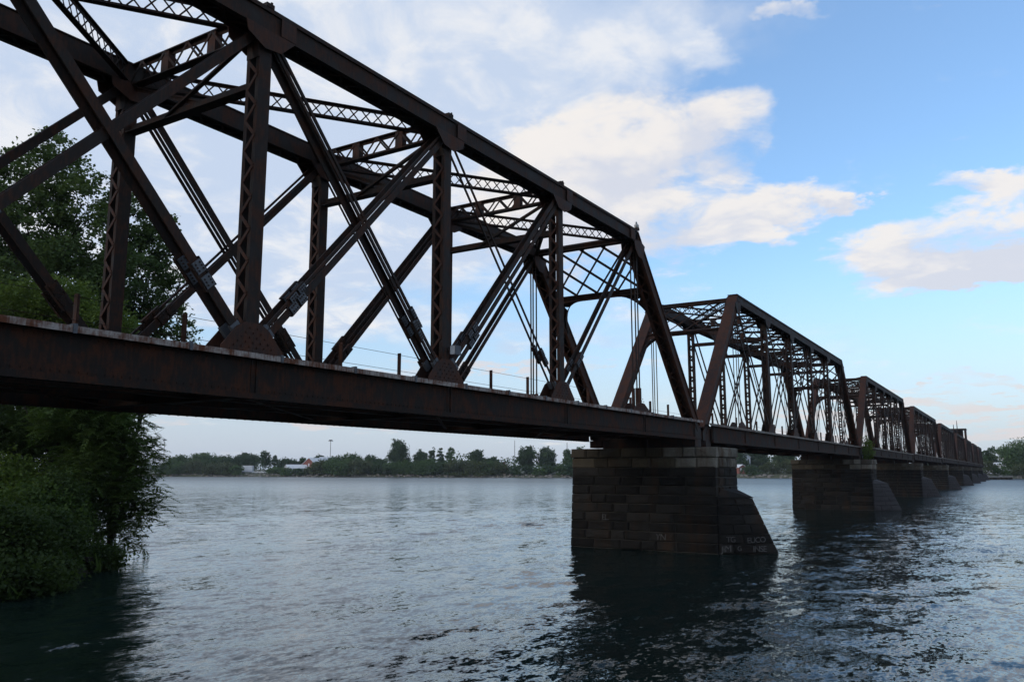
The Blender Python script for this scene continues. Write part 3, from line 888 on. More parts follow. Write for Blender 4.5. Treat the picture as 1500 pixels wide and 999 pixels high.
    m = MB(); e0, e1 = edge(-.9), edge(2.5); kk = .03
    i = len(m.v); m.v = [(-hx + kk, -1.13, -.9), (hx - kk, -1.13, -.9), (0, e0 + .05, -.9), (-hx + kk, -1.13, 2.5), (hx - kk, -1.13, 2.5), (0, e1 + .05, 2.5)]
    m.f = [(0, 2, 5, 3), (2, 1, 4, 5), (3, 5, 4)]; m.build('starling_core', 'mortar', root)
    m = MB(); m.v = [(-hx - .06, -1.13, 2.523), (hx + .06, -1.13, 2.523), (0, edge(2.52) - .05, 2.523), (-hx - .06, -1.13, 2.585), (hx + .06, -1.13, 2.585), (0, edge(2.52) - .05, 2.56), (-1.1, -1.13, 2.95), (1.1, -1.13, 2.95)]
    m.f = [(2, 1, 0), (0, 1, 4, 3), (0, 3, 5, 2), (2, 5, 4, 1), (3, 6, 5), (6, 7, 5), (7, 4, 5), (3, 4, 7, 6)]
    m.build('starling_cap', 'stone_dark', root)
    return root


PIERS = [7.55, 57.0, 105.7, 160.6, 215.4, 264, 312.5, 361]
PLAB = ['nearest stone pier with pale coping and chalk lettering near the water', 'second stone pier, with green weeds on its top', 'third stone pier out, partly hidden behind the second one',
        'fourth stone pier out, mostly hidden behind the third', 'fifth stone pier, its dark upstream point showing beyond the fourth', 'sixth stone pier, below the cabin with masts', 'seventh stone pier, close to the grey landing wall', 'farthest stone pier, near the far bank']
pier = make_pier(PLAB[0]); pier.location = (PIERS[0], .0, 0); pier['group'] = 'stone bridge piers'


def join_blocks(src):
    m = {}
    for o in [q for q in bpy.data.objects if q.parent == src]:
        mt = o.data.materials[0].name if not o.name.startswith('starling_') else 'starling'; mb = m.setdefault(mt, MB()); i = len(mb.v)
        mb.v += [tuple(v.co) for v in o.data.vertices]; mb.f += [tuple(i + k for k in p.vertices) for p in o.data.polygons]
    return {k: v.mesh('stonework') for k, v in m.items()}


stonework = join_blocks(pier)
for k, x in enumerate(PIERS[1:], 1):
    if k == 1:
        p = copy_tree(pier); p['label'] = PLAB[1]
        for o in [q for q in bpy.data.objects if q.parent == p and q.name.startswith('starling_')]:     # plated point, smoother than the first pier's
            o.material_slots[0].link = 'OBJECT'; o.material_slots[0].material = MATS['starling']
    else:
        p = thing('bridge_pier', PLAB[k], 'pier', group='stone bridge piers')
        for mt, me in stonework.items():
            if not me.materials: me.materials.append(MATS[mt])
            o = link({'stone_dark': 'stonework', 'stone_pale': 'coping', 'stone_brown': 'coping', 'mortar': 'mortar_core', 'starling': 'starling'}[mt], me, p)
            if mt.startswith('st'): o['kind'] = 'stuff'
    p.location = (x, BEND * x, 0); p.rotation_euler = (0, 0, math.atan(BEND))
    p['group'] = 'stone bridge piers'


def lettering(parent, text, x, y, z, size, nrm, mat='chalk', tilt=0., along=None):
    """chalked writing laid 4 mm off a stone face as a thin mesh"""
    cu = bpy.data.curves.new('lettering', 'FONT'); cu.body = text; cu.size = size; cu.extrude = .001; cu.shear = .1; cu.space_character = .85
    ob = bpy.data.objects.new('lettering', cu); COL.objects.link(ob)
    dg = bpy.context.evaluated_depsgraph_get(); me = bpy.data.meshes.new_from_object(ob.evaluated_get(dg))
    bpy.data.objects.remove(ob)
    me.materials.clear(); me.materials.append(MATS[mat]); o = link('chalk_lettering', me, parent)
    xa = Vector(along) if along is not None else Vector((0, -1, 0)); za = Vector(nrm).normalized(); xa = (xa - za * xa.dot(za)).normalized(); ya = za.cross(xa)
    M = Matrix((xa, ya, za)).transposed().to_4x4(); o.matrix_local = Matrix.Translation((x, y, z)) @ M @ Matrix.Rotation(tilt, 4, 'Z')
    return o


pn = np.array((-2.27, -1.62, .73)); pa = np.array((1.62, -2.27, 0.))


def on_starling(u, z): f = u; e = -3.42 + z / 2.5 * 1.12; return (-1.62 * (1 - f) - .068, -1.14 + (e + 1.14) * f - .050, z)


lettering(pier, 'JIM', *on_starling(.02, .12), .44, pn, along=pa)
lettering(pier, 'G', *on_starling(.30, .16), .30, pn, along=pa, tilt=.1)
lettering(pier, 'TG', *on_starling(.12, .56), .36, pn, along=pa)
lettering(pier, 'EUCO', *on_starling(.50, .50), .36, pn, along=pa, tilt=.06)
lettering(pier, 'INSE', *on_starling(.56, .12), .38, pn, along=pa)
lettering(pier, 'EL.', -1.835, 4.75, 1.40, .40, (-1, 0, 0))
lettering(pier, 'YN', -1.855, 1.9, .55, .42, (-1, 0, 0))


# ---------------------------------------------------------------- vegetation
def rand_dirs(rng, n):
    v = rng.normal(size=(n, 3)); return v / np.linalg.norm(v, axis=1)[:, None]


def leaf_quads(rng, centres, length, width, up=.35, droop=0.):
    """one diamond-shaped, slightly folded leaf per centre"""
    n = len(centres)
    nrm = rand_dirs(rng, n); nrm[:, 2] = np.abs(nrm[:, 2]) + up; nrm /= np.linalg.norm(nrm, axis=1)[:, None]
    a = rand_dirs(rng, n); a[:, 2] -= droop; a -= nrm * (a * nrm).sum(1)[:, None]; a /= np.linalg.norm(a, axis=1)[:, None]
    b = np.cross(nrm, a)
    L = (length * rng.uniform(.65, 1.3, n))[:, None]; W = (width * rng.uniform(.65, 1.3, n))[:, None]
    return np.stack([centres - a * L * .5, centres + b * W * .5 + nrm * W * .12 - a * L * .06, centres + a * L * .5, centres - b * W * .5 + nrm * W * .12 - a * L * .06], 1)


def crown_points(rng, lobes, n_clump, per, rc, flat=.75, shell=.45):
    """leaf positions gathered in clumps spread through the volume of the lobes (centre, radii)"""
    w = np.array([l[1][0] * l[1][1] * l[1][2] * (l[2] if len(l) > 2 else 1) for l in lobes]); w = w / w.sum()
    pick = rng.choice(len(lobes), n_clump, p=w)
    c = np.array([lobes[i][0] for i in pick]); r = np.array([lobes[i][1] for i in pick])
    d = rand_dirs(rng, n_clump); rad = rng.uniform(shell ** 3, 1, n_clump) ** (1 / 3)
    cl = c + d * r * rad[:, None]
    k = rng.poisson(per, n_clump) + 2
    idx = np.repeat(np.arange(n_clump), k)
    off = np.clip(rng.normal(size=(len(idx), 3)) * .5, -.85, .85)
    off[:, 2] *= flat
    rr = rc * rng.uniform(.55, 1.35, n_clump)
    return cl, cl[idx] + off * rr[idx][:, None]


def limb(m, rng, a, b, r0, r1, sag=.0, n=5, k=7, wob=.06):
    a = np.array(a, float); b = np.array(b, float); ln = np.linalg.norm(b - a); path = []; rad = []
    o = rng.normal(size=(k + 1, 3)) * ln * wob
    for i in range(k + 1):
        f = i / k; p = a + (b - a) * f + o[i] * math.sin(math.pi * f); p[2] += sag * math.sin(math.pi * f) * ln
        path.append(p); rad.append(r0 + (r1 - r0) * f ** .8)
    m.tube(path, rad, n); return path


def tree(name, label, cat, base, top_split, lobes, n_clump, per, rc, leafL, leafW, mat, seed, r0=.3, limbs=26, bark='bark', group=None, up=.35, droop=0., lean=(0, 0), flat=.75, shell=.45, twigs=True):
    rng = np.random.default_rng(seed)
    base = np.array(base, float); root = thing(name, label, cat, base, 0, group)
    lo = [(np.array(l[0]) - base, np.array(l[1], float)) + tuple(l[2:]) for l in lobes]
    cl, pts = crown_points(rng, lo, n_clump, per, rc, flat, shell)
    m = MB(); sp = np.array((lean[0], lean[1], top_split), float)
    tp = limb(m, rng, (0, 0, -.4), sp, r0, r0 * .62, n=8, wob=.03)
    cen = [l[0] for l in lo]
    for c in cen:
        s = tp[rng.integers(4, 8)]; q = limb(m, rng, s, c, r0 * .42, r0 * .14, .05, 6)
        if twigs:
            near_ = cl[np.argsort(np.linalg.norm(cl - c, axis=1))[:200]]
            for j in range(max(2, limbs // len(cen))):
                e = near_[rng.integers(0, len(near_))]; limb(m, rng, q[rng.integers(2, 8)], e, r0 * .11, r0 * .025, .04, 4, 5)
    m.build('trunk', bark, root, smooth=True)
    link('crown', quads_mesh('crown', leaf_quads(rng, pts, leafL, leafW, up, droop), mat), root)
    return root


def L_(px, py, D, rx, ry, rd=None, w=1.):
    """a lobe of a crown: centre seen at px, py at distance D; radii in photo pixels at that distance"""
    k = D / FPX
    return (pt(px, py, D), (rx * k, (rd if rd else rx) * k, ry * k), w)


def ground_z(p):
    """height of the near bank (below water level outside it)"""
    d, q = min((math.dist(p[:2], q), q) for q in near)
    if (p[0] - q[0]) * -.8 + (p[1] - q[1]) * .6 < 0: d = -d
    return float(np.interp(d, [-1.5, 0, .7, 2, 4.5, 9, 16, 30, 60], [-.8, -.05, .35, .9, 2.0, 3.2, 3.9, 4.6, 5.2]))


def on_bank(px, py):
    D = 24.
    while D < 80:
        p = pt(px, py, D)
        if p[2] <= ground_z(p): return p, D
        D += .15
    return pt(px, py, 36), 36


def foot(px, D):
    p = pt(px, 700, D); return (p[0], p[1], ground_z(p) - .15)


# the two tall cottonwoods behind the bridge
D1 = 46
tree('cottonwood_tree', 'tallest leafy tree behind the truss at the left edge', 'tree', foot(42, D1), 7.5,
     [L_(92, 222, D1, 38, 34), L_(60, 262, D1, 66, 48), L_(12, 250, D1, 34, 40), L_(-40, 320, D1, 80, 90), L_(40, 335, D1, 78, 70), L_(120, 300, D1, 52, 52), L_(80, 420, D1, 110, 70), L_(150, 385, D1, 60, 60), L_(20, 500, D1, 90, 80), L_(110, 520, D1, 90, 70), L_(70, 620, D1, 110, 55, None, .6)],
     1500, 44, .55, .21, .17, 'leaf_cottonwood', 21, .34, 60)
D2 = 50
tree('cottonwood_tree', 'leafy tree behind the truss whose crown ends beside the tall twin-bar diagonal', 'tree', foot(172, D2), 6.5,
     [L_(252, 335, D2, 24, 34), L_(225, 360, D2, 40, 40), L_(185, 330, D2, 40, 50), L_(265, 405, D2, 30, 26), L_(205, 420, D2, 62, 50), L_(170, 480, D2, 60, 50), L_(240, 470, D2, 40, 40), L_(150, 560, D2, 80, 60), L_(272, 500, D2, 20, 22), L_(120, 640, D2, 80, 40)],
     900, 42, .52, .21, .17, 'leaf_cottonwood', 22, .28, 50)
D3 = 40
tree('young_tree', 'yellow-green young tree standing in front of the darker cottonwoods', 'tree', foot(85, D3), 4.5,
     [L_(80, 440, D3, 60, 34), L_(20, 455, D3, 55, 40), L_(140, 470, D3, 50, 30), L_(60, 510, D3, 80, 34), L_(185, 480, D3, 22, 16), L_(-30, 500, D3, 60, 50)],
     900, 34, .52, .16, .11, 'leaf_bright', 23, .12, 30)  # paler yellow-green leaf tone than the crowns behind


def walnut(name, label, base, split, lobes, n_frond, mat, seed, r0, lean=(0, 0), group=None, leafl=.20, nl=5, stems=()):
    """tree with feathery compound leaves that droop from the twigs"""
    rng = np.random.default_rng(seed); base = np.array(base, float); root = thing(name, label, 'tree', base, 0, group)
    lo = [(np.array(l[0]) - base, np.array(l[1], float)) + tuple(l[2:]) for l in lobes]
    cl, pts = crown_points(rng, lo, n_frond // 5, 4, .5, .8, .35)
    m = MB(); tp = limb(m, rng, (0, 0, -.4), (lean[0], lean[1], split), r0, r0 * .6, n=8, wob=.04)
    for s in stems: limb(m, rng, s[0], s[1], s[2], s[2] * .4, .03, 6, 8, .04)
    for c, *_ in lo:
        q = limb(m, rng, tp[rng.integers(3, 8)], c, r0 * .45, r0 * .13, .05, 6)
        near_ = cl[np.argsort(np.linalg.norm(cl - c, axis=1))[:60]]
        for j in range(9): limb(m, rng, q[rng.integers(2, 8)], near_[rng.integers(0, len(near_))], r0 * .12, r0 * .03, .04, 4, 5)
    m.build('trunk', 'bark', root, smooth=True)
    n = len(pts); a = rand_dirs(rng, n); a[:, 2] = a[:, 2] * .4 + .1; a /= np.linalg.norm(a, axis=1)[:, None]
    ln = rng.uniform(.32, .62, n); out = []
    side = np.cross(a, (0, 0, 1)); side /= np.linalg.norm(side, axis=1)[:, None]; nr = np.cross(side, a)
    for k in range(nl):
        f = (k + 1) / nl
        c = pts + a * (ln * f)[:, None]; c[:, 2] -= .38 * ln * f * f
        for sg in (-1, 1):
            d = side * sg + a * .55; d[:, 2] -= .25; d /= np.linalg.norm(d, axis=1)[:, None]
            b = np.cross(d, nr); b /= np.linalg.norm(b, axis=1)[:, None]
            L = (leafl * rng.uniform(.7, 1.2, n) * (1 - .35 * abs(f - .5)))[:, None]; W = L * .42
            e = c + d * L
            out.append(np.stack([c, c + d * L * .42 + b * W * .5, e - np.array((0, 0, 1)) * L * .12, c + d * L * .42 - b * W * .5], 1))
    # stalks: one along each leaf, one back to the twig
    ci = np.concatenate([np.argmin(((pts[q:q + 500, None] - cl[None]) ** 2).sum(2), 1) for q in range(0, n, 500)])
    tip = pts + a * ln[:, None]; tip[:, 2] -= .38 * ln
    up_ = np.array((0, 0, .008))
    for p0, p1 in ((pts, tip), (cl[ci], pts)): out.append(np.stack([p0 - up_, p1 - up_ * .5, p1 + up_ * .5, p0 + up_], 1))
    link('crown', quads_mesh('crown', np.concatenate(out), mat), root)
    return root


DW = 37.5
wb = pt(150, 832, DW); wb[2] = .1
walnut('leaning_tree', 'leaning tree with feathery leaves overhanging the water below the bridge', wb, 3.6,
       [L_(175, 640, DW, 48, 40), L_(215, 668, DW, 24, 30), L_(140, 690, DW, 60, 44), L_(195, 715, DW, 38, 30), L_(224, 746, DW, 22, 9, None, 1.), L_(208, 778, DW, 18, 22, None, .6), L_(168, 742, DW, 34, 28, None, 1.), L_(178, 785, DW, 26, 22, None, .6), L_(140, 770, DW, 30, 34, None, .8), L_(196, 752, DW, 24, 16, None, .7), L_(110, 610, DW, 60, 40), L_(160, 588, DW, 46, 26)],
       4300, 'leaf_walnut', 31, .14, (.9, -.3), stems=[((.1, .2, -.3), (-.9, .6, 4.2), .07), ((-.5, .1, -.3), (.4, -.2, 2.6), .05)])
DV = 41
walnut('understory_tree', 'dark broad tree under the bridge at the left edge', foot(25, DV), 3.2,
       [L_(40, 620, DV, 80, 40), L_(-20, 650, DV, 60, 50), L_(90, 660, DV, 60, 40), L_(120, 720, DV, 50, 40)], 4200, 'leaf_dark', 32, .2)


def shrub(label, px, py, rx, ry, mat, seed, n=330, group='shrubs on the near bank', leafs=(.16, .10), name='bank_shrub'):
    """shrub rooted where the bank is seen at px, py; size in photo pixels at that distance"""
    b, D = on_bank(px, py); k = D / FPX; w, h = rx * k, ry * k; x, y, z = b
    lob = [((x, y, z + h * .55), (w, w, h * .55)), ((x + .3 * w, y - .3 * w, z + h * .35), (w * .8, w * .8, h * .4)), ((x - .3 * w, y + .2 * w, z + h * .85), (w * .6, w * .6, h * .4)), ((x - .5 * w, y - .5 * w, z + h * .25), (w * .6, w * .6, h * .3))]
    return tree(name, label, 'shrub', (x, y, z - .1), max(.3, h * .4), lob, n, 30, .62, leafs[0], leafs[1], mat, seed, .05, 24, group=group, shell=.1)


for a in [('bright green shrub on the bank top, furthest left below the bridge', 18, 745, 60, 62, 'leaf_bright', 41),
          ('leafy shrub on the bank right of the brightest one', 88, 765, 44, 70, 'leaf_walnut', 42),
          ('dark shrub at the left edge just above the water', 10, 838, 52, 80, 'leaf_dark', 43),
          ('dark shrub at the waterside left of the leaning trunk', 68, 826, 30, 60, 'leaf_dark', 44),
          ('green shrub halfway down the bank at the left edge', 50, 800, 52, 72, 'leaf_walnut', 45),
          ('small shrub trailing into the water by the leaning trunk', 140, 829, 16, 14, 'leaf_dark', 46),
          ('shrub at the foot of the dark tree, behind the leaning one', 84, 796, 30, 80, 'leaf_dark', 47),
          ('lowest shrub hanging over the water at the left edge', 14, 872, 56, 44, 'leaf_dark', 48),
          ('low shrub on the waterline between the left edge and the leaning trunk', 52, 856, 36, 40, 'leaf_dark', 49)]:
    shrub(*a)

# rough grass and weeds over the near bank
rngg = np.random.default_rng(60); G = []
lines = [q for q in near if -40 < q[0] < -5 and -30 < q[1] < 45]
dd = np.array([-1.5, 0, .7, 2, 4.5, 9, 16, 30, 60]); hh_ = np.array([-.8, -.05, .35, .9, 2.0, 3.2, 3.9, 4.6, 5.2])
for x, y in lines:
    ix, iy = (-.8, .6) if y > -8 else (-1, .15)
    nb = 900; d = rngg.uniform(.4, 15, nb); px_ = x + ix * d + rngg.uniform(-1.4, 1.4, nb); py_ = y + iy * d + rngg.uniform(-1.4, 1.4, nb)
    G.append(np.stack([px_, py_, np.interp(d, dd, hh_) - .05], 1))
G = np.concatenate(G); n = len(G); a_ = rngg.uniform(0, 6.28, n); h_ = rngg.uniform(.15, .5, n); w_ = rngg.uniform(.02, .05, n)
sx_ = np.stack([np.cos(a_), np.sin(a_), np.zeros(n)], 1); ln_ = np.stack([rngg.normal(0, .12, n), rngg.normal(0, .12, n), h_], 1)
tag(link('bank_grass', quads_mesh('bank_grass', np.stack([G - sx_ * w_[:, None], G + sx_ * w_[:, None], G + ln_ + sx_ * w_[:, None] * .2, G + ln_ - sx_ * w_[:, None] * .2], 1), 'leaf_walnut')), 'rough grass and weeds covering the near bank', 'grass', kind='stuff')

# weeds on the second pier
wp = np.array((57.0 - .2, BEND * 57 - .75, PIER_TOP)); rngw = np.random.default_rng(8)
wt = thing('pier_weeds', 'clump of green weeds sprouting on top of the second pier', 'plant', wp)
cl, pts_ = crown_points(rngw, [((0, 0, .9), (.75, .5, 1.0)), ((.9, .1, .6), (.6, .4, .8)), ((-.3, .1, 1.6), (.4, .35, .7))], 90, 12, .3)
m = MB()
for j in range(14): limb(m, rngw, (rngw.uniform(-.4, .8), rngw.uniform(-.2, .2), -.02), cl[j], .02, .006, 0, 4, 5)
m.build('stems', 'bark', wt); link('foliage', quads_mesh('foliage', leaf_quads(rngw, pts_, .2, .09), 'leaf_bright'), wt)


# ---------------------------------------------------------------- far shore
def far_tree(label, px, top, base_y, w, back, mat, seed, shape='round', name='shore_tree', group='trees on the far bank', cat='tree'):
    D = shore(px) + back; k = D / FPX; rng = np.random.default_rng(seed)
    g = pt(px, 690, D); gz = float(np.interp(back, [0, 2, 5, 12, 40, 150], [0, .7, 1.5, 2.2, 2.8, 4])); base = (g[0], g[1], gz - .3)
    zt = pt(px, top, D)[2]; H = zt - gz; W = w * k
    root = thing(name, label, cat, base, 0, group)
    lob = []; lo_ = .18 if shape == 'round' else (.02 if shape == 'bush' else .30)
    nl = 9 if shape != 'gaunt' else 7
    for j in range(nl):
        f = (j + .5) / nl; zz = lo_ + (1 - lo_) * f; env = math.sin(math.pi * min(1, (f * .82 + .16))) ** .6
        if shape == 'bush': env = math.sqrt(max(.05, 1 - f * f * .9))
        if shape == 'gaunt': env *= .75
        an = rng.uniform(0, 6.28); rr = W * .30 * env * rng.uniform(.6, 1.15)
        lob.append(((math.cos(an) * rr, math.sin(an) * rr, H * zz * .93), (W * .30 * env * rng.uniform(.75, 1.2), W * .30 * env * rng.uniform(.75, 1.2), H * (1 - lo_) / nl * rng.uniform(1.1, 1.7))))
    lob.append(((0, 0, H * .6), (W * .36, W * .36, H * .34)))
    s = .40 * D / 480
    nn = int(np.clip(W * H * (1.5 if shape != 'gaunt' else .6), 40, 420))
    cl, p = crown_points(rng, lob, nn, 13, max(.8, W * .11), .8, .5)
    p = p[p[:, 2] > .35]
    m = MB(); tp = limb(m, rng, (0, 0, -.4), (0, 0, H * .55), max(.12, H * .018), H * .008, n=6)
    for j in range(7): limb(m, rng, tp[rng.integers(3, 8)], cl[rng.integers(0, nn)], H * .007, H * .002, .03, 4, 4)
    m.build('trunk', 'bark', root)
    link('crown', quads_mesh('crown', leaf_quads(rng, p, s * 2.2, s * 1.7, .2), mat), root)
    return root


FT = [  # label, px, top, width, distance behind the waterline, leaf, shape
    ('round-headed tree at the left end of the far shore, beside the near tree', 262, 667, 44, 30, 'leaf_far_green', 'round'),
    ('broad tree on the far shore left of the white shed, highest of its clump', 300, 662, 50, 35, 'leaf_far_green', 'round'),
    ('low tree on the far shore between the leftmost clump and the white trailer', 333, 667, 44, 40, 'leaf_far_dark', 'round'),
    ('wide dark tree rising behind the white trailer', 362, 663, 46, 50, 'leaf_far_dark', 'round'),
    ('tall gaunt tree with an open top beside the white trailer', 388, 658, 24, 18, 'leaf_far_dark', 'gaunt'),
    ('thin half-bare tree just right of the tall gaunt one', 402, 665, 12, 22, 'leaf_far_dark', 'gaunt'),
    ('low wide tree behind the pale-roofed house', 420, 671, 34, 70, 'leaf_far_dark', 'round'),
    ('dark rounded tree at the left corner of the brick building', 443, 669, 20, 75, 'leaf_far_dark', 'round'),
    ('small dark treetop showing above the roof of the brick building', 469, 665, 20, 110, 'leaf_far_dark', 'round'),
    ('bushy tree right of the brick building, first of the long green bank', 490, 668, 40, 14, 'leaf_far_green', 'bush'),
    ('bushy tree of the long green bank with the crest left of the big dark tree', 515, 663, 44, 20, 'leaf_far_green', 'bush'),
    ('bushy tree filling the green bank between two crests', 545, 667, 40, 22, 'leaf_far_dark', 'bush'),
    ('tallest dark round tree on the far shore', 584, 641, 36, 18, 'leaf_far_dark', 'round'),
    ('short dark tree just right of the tallest one', 615, 659, 28, 20, 'leaf_far_dark', 'round'),
    ('leftmost of three ragged thin poplars on the far shore', 633, 652, 15, 22, 'leaf_far_dark', 'gaunt'),
    ('middle one of three ragged thin poplars on the far shore', 645, 653, 13, 24, 'leaf_far_dark', 'gaunt'),
    ('rightmost and fullest of three ragged thin poplars', 660, 651, 17, 22, 'leaf_far_green', 'gaunt'),
    ('spreading tree midway between the poplars and the pier', 698, 656, 30, 22, 'leaf_far_dark', 'round'),
    ('low tree left of the small roof on the far shore', 724, 668, 24, 60, 'leaf_far_dark', 'round'),
    ('left one of two large round trees near the pier on the far shore', 771, 651, 33, 18, 'leaf_far_dark', 'round'),
    ('right one of two large round trees near the pier', 802, 652, 34, 20, 'leaf_far_dark', 'round'),
    ('narrow tree closest to the left edge of the nearest pier', 831, 655, 20, 16, 'leaf_far_green', 'round'),
    ('pale feathery tree partly behind the coping of the nearest pier', 850, 652, 24, 30, 'leaf_far_green', 'round'),
    ('tall tree seen between the two nearest piers, at the left pier', 1080, 655, 34, 60, 'leaf_far_dark', 'round'),
    ('tall tree seen between the two nearest piers, in the middle', 1112, 654, 40, 70, 'leaf_far_dark', 'round'),
    ('tall tree between the two nearest piers, at the right pier', 1150, 655, 40, 55, 'leaf_far_dark', 'round'),
    ('rounded green tree above the rocks between the two nearest piers', 1133, 674, 34, 12, 'leaf_far_olive', 'bush'),
    ('yellow-green tree above the rocks against the second pier', 1158, 671, 30, 14, 'leaf_far_olive', 'bush'),
    ('dark bush on the waterline right of the nearest pier', 1100, 680, 30, 6, 'leaf_far_dark', 'bush'),
    ('small hazy tree just past the far end of the bridge', 1437, 657, 16, 80, 'leaf_far_dark', 'round'),
    ('rounded tree between the bridge end and the big right-hand tree', 1454, 652, 24, 60, 'leaf_far_dark', 'round'),
    ('biggest dark-crowned tree at the right edge of the picture', 1496, 641, 62, 30, 'leaf_far_green', 'round'),
    ('green tree under the left arm of the biggest right-hand tree', 1482, 660, 24, 18, 'leaf_far_green', 'round'),
    ('olive bush on the bank right below the bridge end', 1447, 673, 30, 14, 'leaf_far_olive', 'bush'),
    ('low bush behind the middle of the grey landing wall', 1464, 681, 28, 8, 'leaf_far_green', 'bush'),
    ('low bush at the right edge of the picture on the waterline', 1494, 678, 34, 6, 'leaf_far_olive', 'bush')]
for k, (lab, px, top, w, back, mt, sh) in enumerate(FT): far_tree(lab, px, top, 694, w, back, mt, 100 + k, sh)
rb = random.Random(3)
BUSH = [(246, 676, 'low bush on the far waterline touching the near tree outline'), (262, 678, 'bush below the round-headed tree at the left end'), (284, 674, 'bush on the waterline below the broad leftmost trees'), (312, 678, 'bush on the waterline midway to the white trailer'),
        (332, 677, 'full rounded bush standing left of the white trailer'), (346, 681, 'small bush touching the left end of the white trailer'), (402, 684, 'low bush on the waterline right of the gaunt tree'), (420, 684, 'low bush on the waterline before the pale house'), (438, 685, 'low bush on the waterline before the flat white shed'), (453, 684, 'low bush on the waterline before the brick building'),
        (472, 674, 'bush hiding the right corner of the brick building'), (488, 673, 'bush below the floodlight mast on the far waterline'), (505, 675, 'bush of the long hedge, just right of the floodlight mast'), (522, 672, 'bush of the long hedge below its left crest'), (540, 675, 'bush of the long hedge before the pale boulders'), (558, 673, 'bush of the long hedge two places left of the tallest tree'),
        (574, 676, 'bush of the long hedge at the left foot of the tallest tree'), (592, 674, 'bush of the long hedge at the right foot of the tallest tree'), (610, 675, 'bush of the long hedge below the short dark tree'), (628, 673, 'bush of the long hedge below the leftmost ragged poplar'), (646, 676, 'bush of the long hedge below the middle ragged poplar'), (664, 673, 'bush of the long hedge below the fullest ragged poplar'),
        (682, 674, 'bush of the long hedge left of the spreading tree'), (700, 672, 'bush of the long hedge below the spreading tree'), (718, 675, 'bush of the long hedge right of the spreading tree'), (735, 676, 'bush at the right end of the long hedge, below the small roof'), (754, 680, 'low bush between the hedge and the two large round trees'), (772, 681, 'low bush below the left large round tree'),
        (790, 683, 'low bush between the feet of the two large round trees'), (806, 681, 'low bush below the right large round tree'), (824, 680, 'low bush below the narrow tree by the pier'), (842, 678, 'bush on the waterline touching the nearest pier'), (1520, 668, 'tall bush just outside the right edge, first'), (1556, 660, 'tall bush outside the right edge, second')]
for k, (px, top, lab) in enumerate(BUSH):
    far_tree(lab, px, top, 695, rb.uniform(30, 42) if top < 680 else rb.uniform(20, 28), rb.uniform(3, 9), rb.choice(['leaf_far_green', 'leaf_far_green', 'leaf_far_dark', 'leaf_far_olive']), 300 + k, 'bush', 'shore_bush', 'bushes along the far waterline', 'bush')

# distant belt of wood behind the bank
rngb = np.random.default_rng(77); C = []
for px in range(-60, 1640, 3):
    D = shore(px) + rngb.uniform(130, 260); b = pt(px, 690, D); h = (14 if px < 1050 else 19) * (1 + .25 * math.sin(px * .021) + .18 * math.sin(px * .067 + 1)) * rngb.uniform(.55, .85)
    if 340 < px < 480: h *= .75
    for j in range(26):
        z = 3 + h * rngb.uniform(.1, 1) ** .8; C.append((b[0] + rngb.normal() * 2.5, b[1] + rngb.normal() * 2.5, z))
tag(link('distant_woodland', quads_mesh('distant_woodland', leaf_quads(rngb, np.array(C), 1.9, 1.5, .2), 'leaf_far_dark')), 'low hazy belt of woodland behind the far shore', 'woodland', kind='stuff')

# riprap on the far waterline
rngr = random.Random(9); m = MB()
for i in range(len(fl) - 1):
    for j in range(5):
        f = rngr.random(); x = fl[i][0] + (fl[i + 1][0] - fl[i][0]) * f; y = fl[i][1] + (fl[i + 1][1] - fl[i][1]) * f
        d = rngr.uniform(-.5, 4.5); x += math.cos(YAW) * d; y += math.sin(YAW) * d; z = max(-.2, .33 * d); s = rngr.uniform(.35, .95)
        q = [(x + dx * s * rngr.uniform(.6, 1.2), y + dy * s * rngr.uniform(.6, 1.2), z + dz * s * rngr.uniform(.5, 1.)) for dz in (-.4, .7) for dx, dy in ((-1, -1), (1, -1), (1, 1), (-1, 1))]
        m.hexa(q)
tag(m.build('riprap', 'rock'), 'pale riprap boulders lining the far waterline', 'rocks', kind='stuff')

# stones and litter at the near waterline
m = MB(); rngr = random.Random(10)
for (x, y) in near:
    if not (-32 < x < -8 and 2 < y < 26): continue
    for j in range(4):
        xx, yy, s = x + rngr.uniform(-1.2, .8), y + rngr.uniform(-.8, 1.2), rngr.uniform(.08, .3); z = ground_z((xx, yy)) if rngr.random() < .6 else .02
        m.hexa([(xx + dx * s * rngr.uniform(.6, 1.2), yy + dy * s * rngr.uniform(.6, 1.2), z + dz * s * rngr.uniform(.5, 1.)) for dz in (-.6, .6) for dx, dy in ((-1, -1), (1, -1), (1, 1), (-1, 1))])
tag(m.build('shore_stones', 'stone_dark'), 'dark stones along the near waterline under the trees', 'rocks', kind='stuff')


# ---------------------------------------------------------------- buildings on the far bank
def place(px, D):
    p = pt(px, 690, D); g = float(np.interp(D - shore(px), [0, 2, 5, 12, 40, 150], [0, .7, 1.5, 2.2, 2.8, 4])); return (p[0], p[1], g - .1)


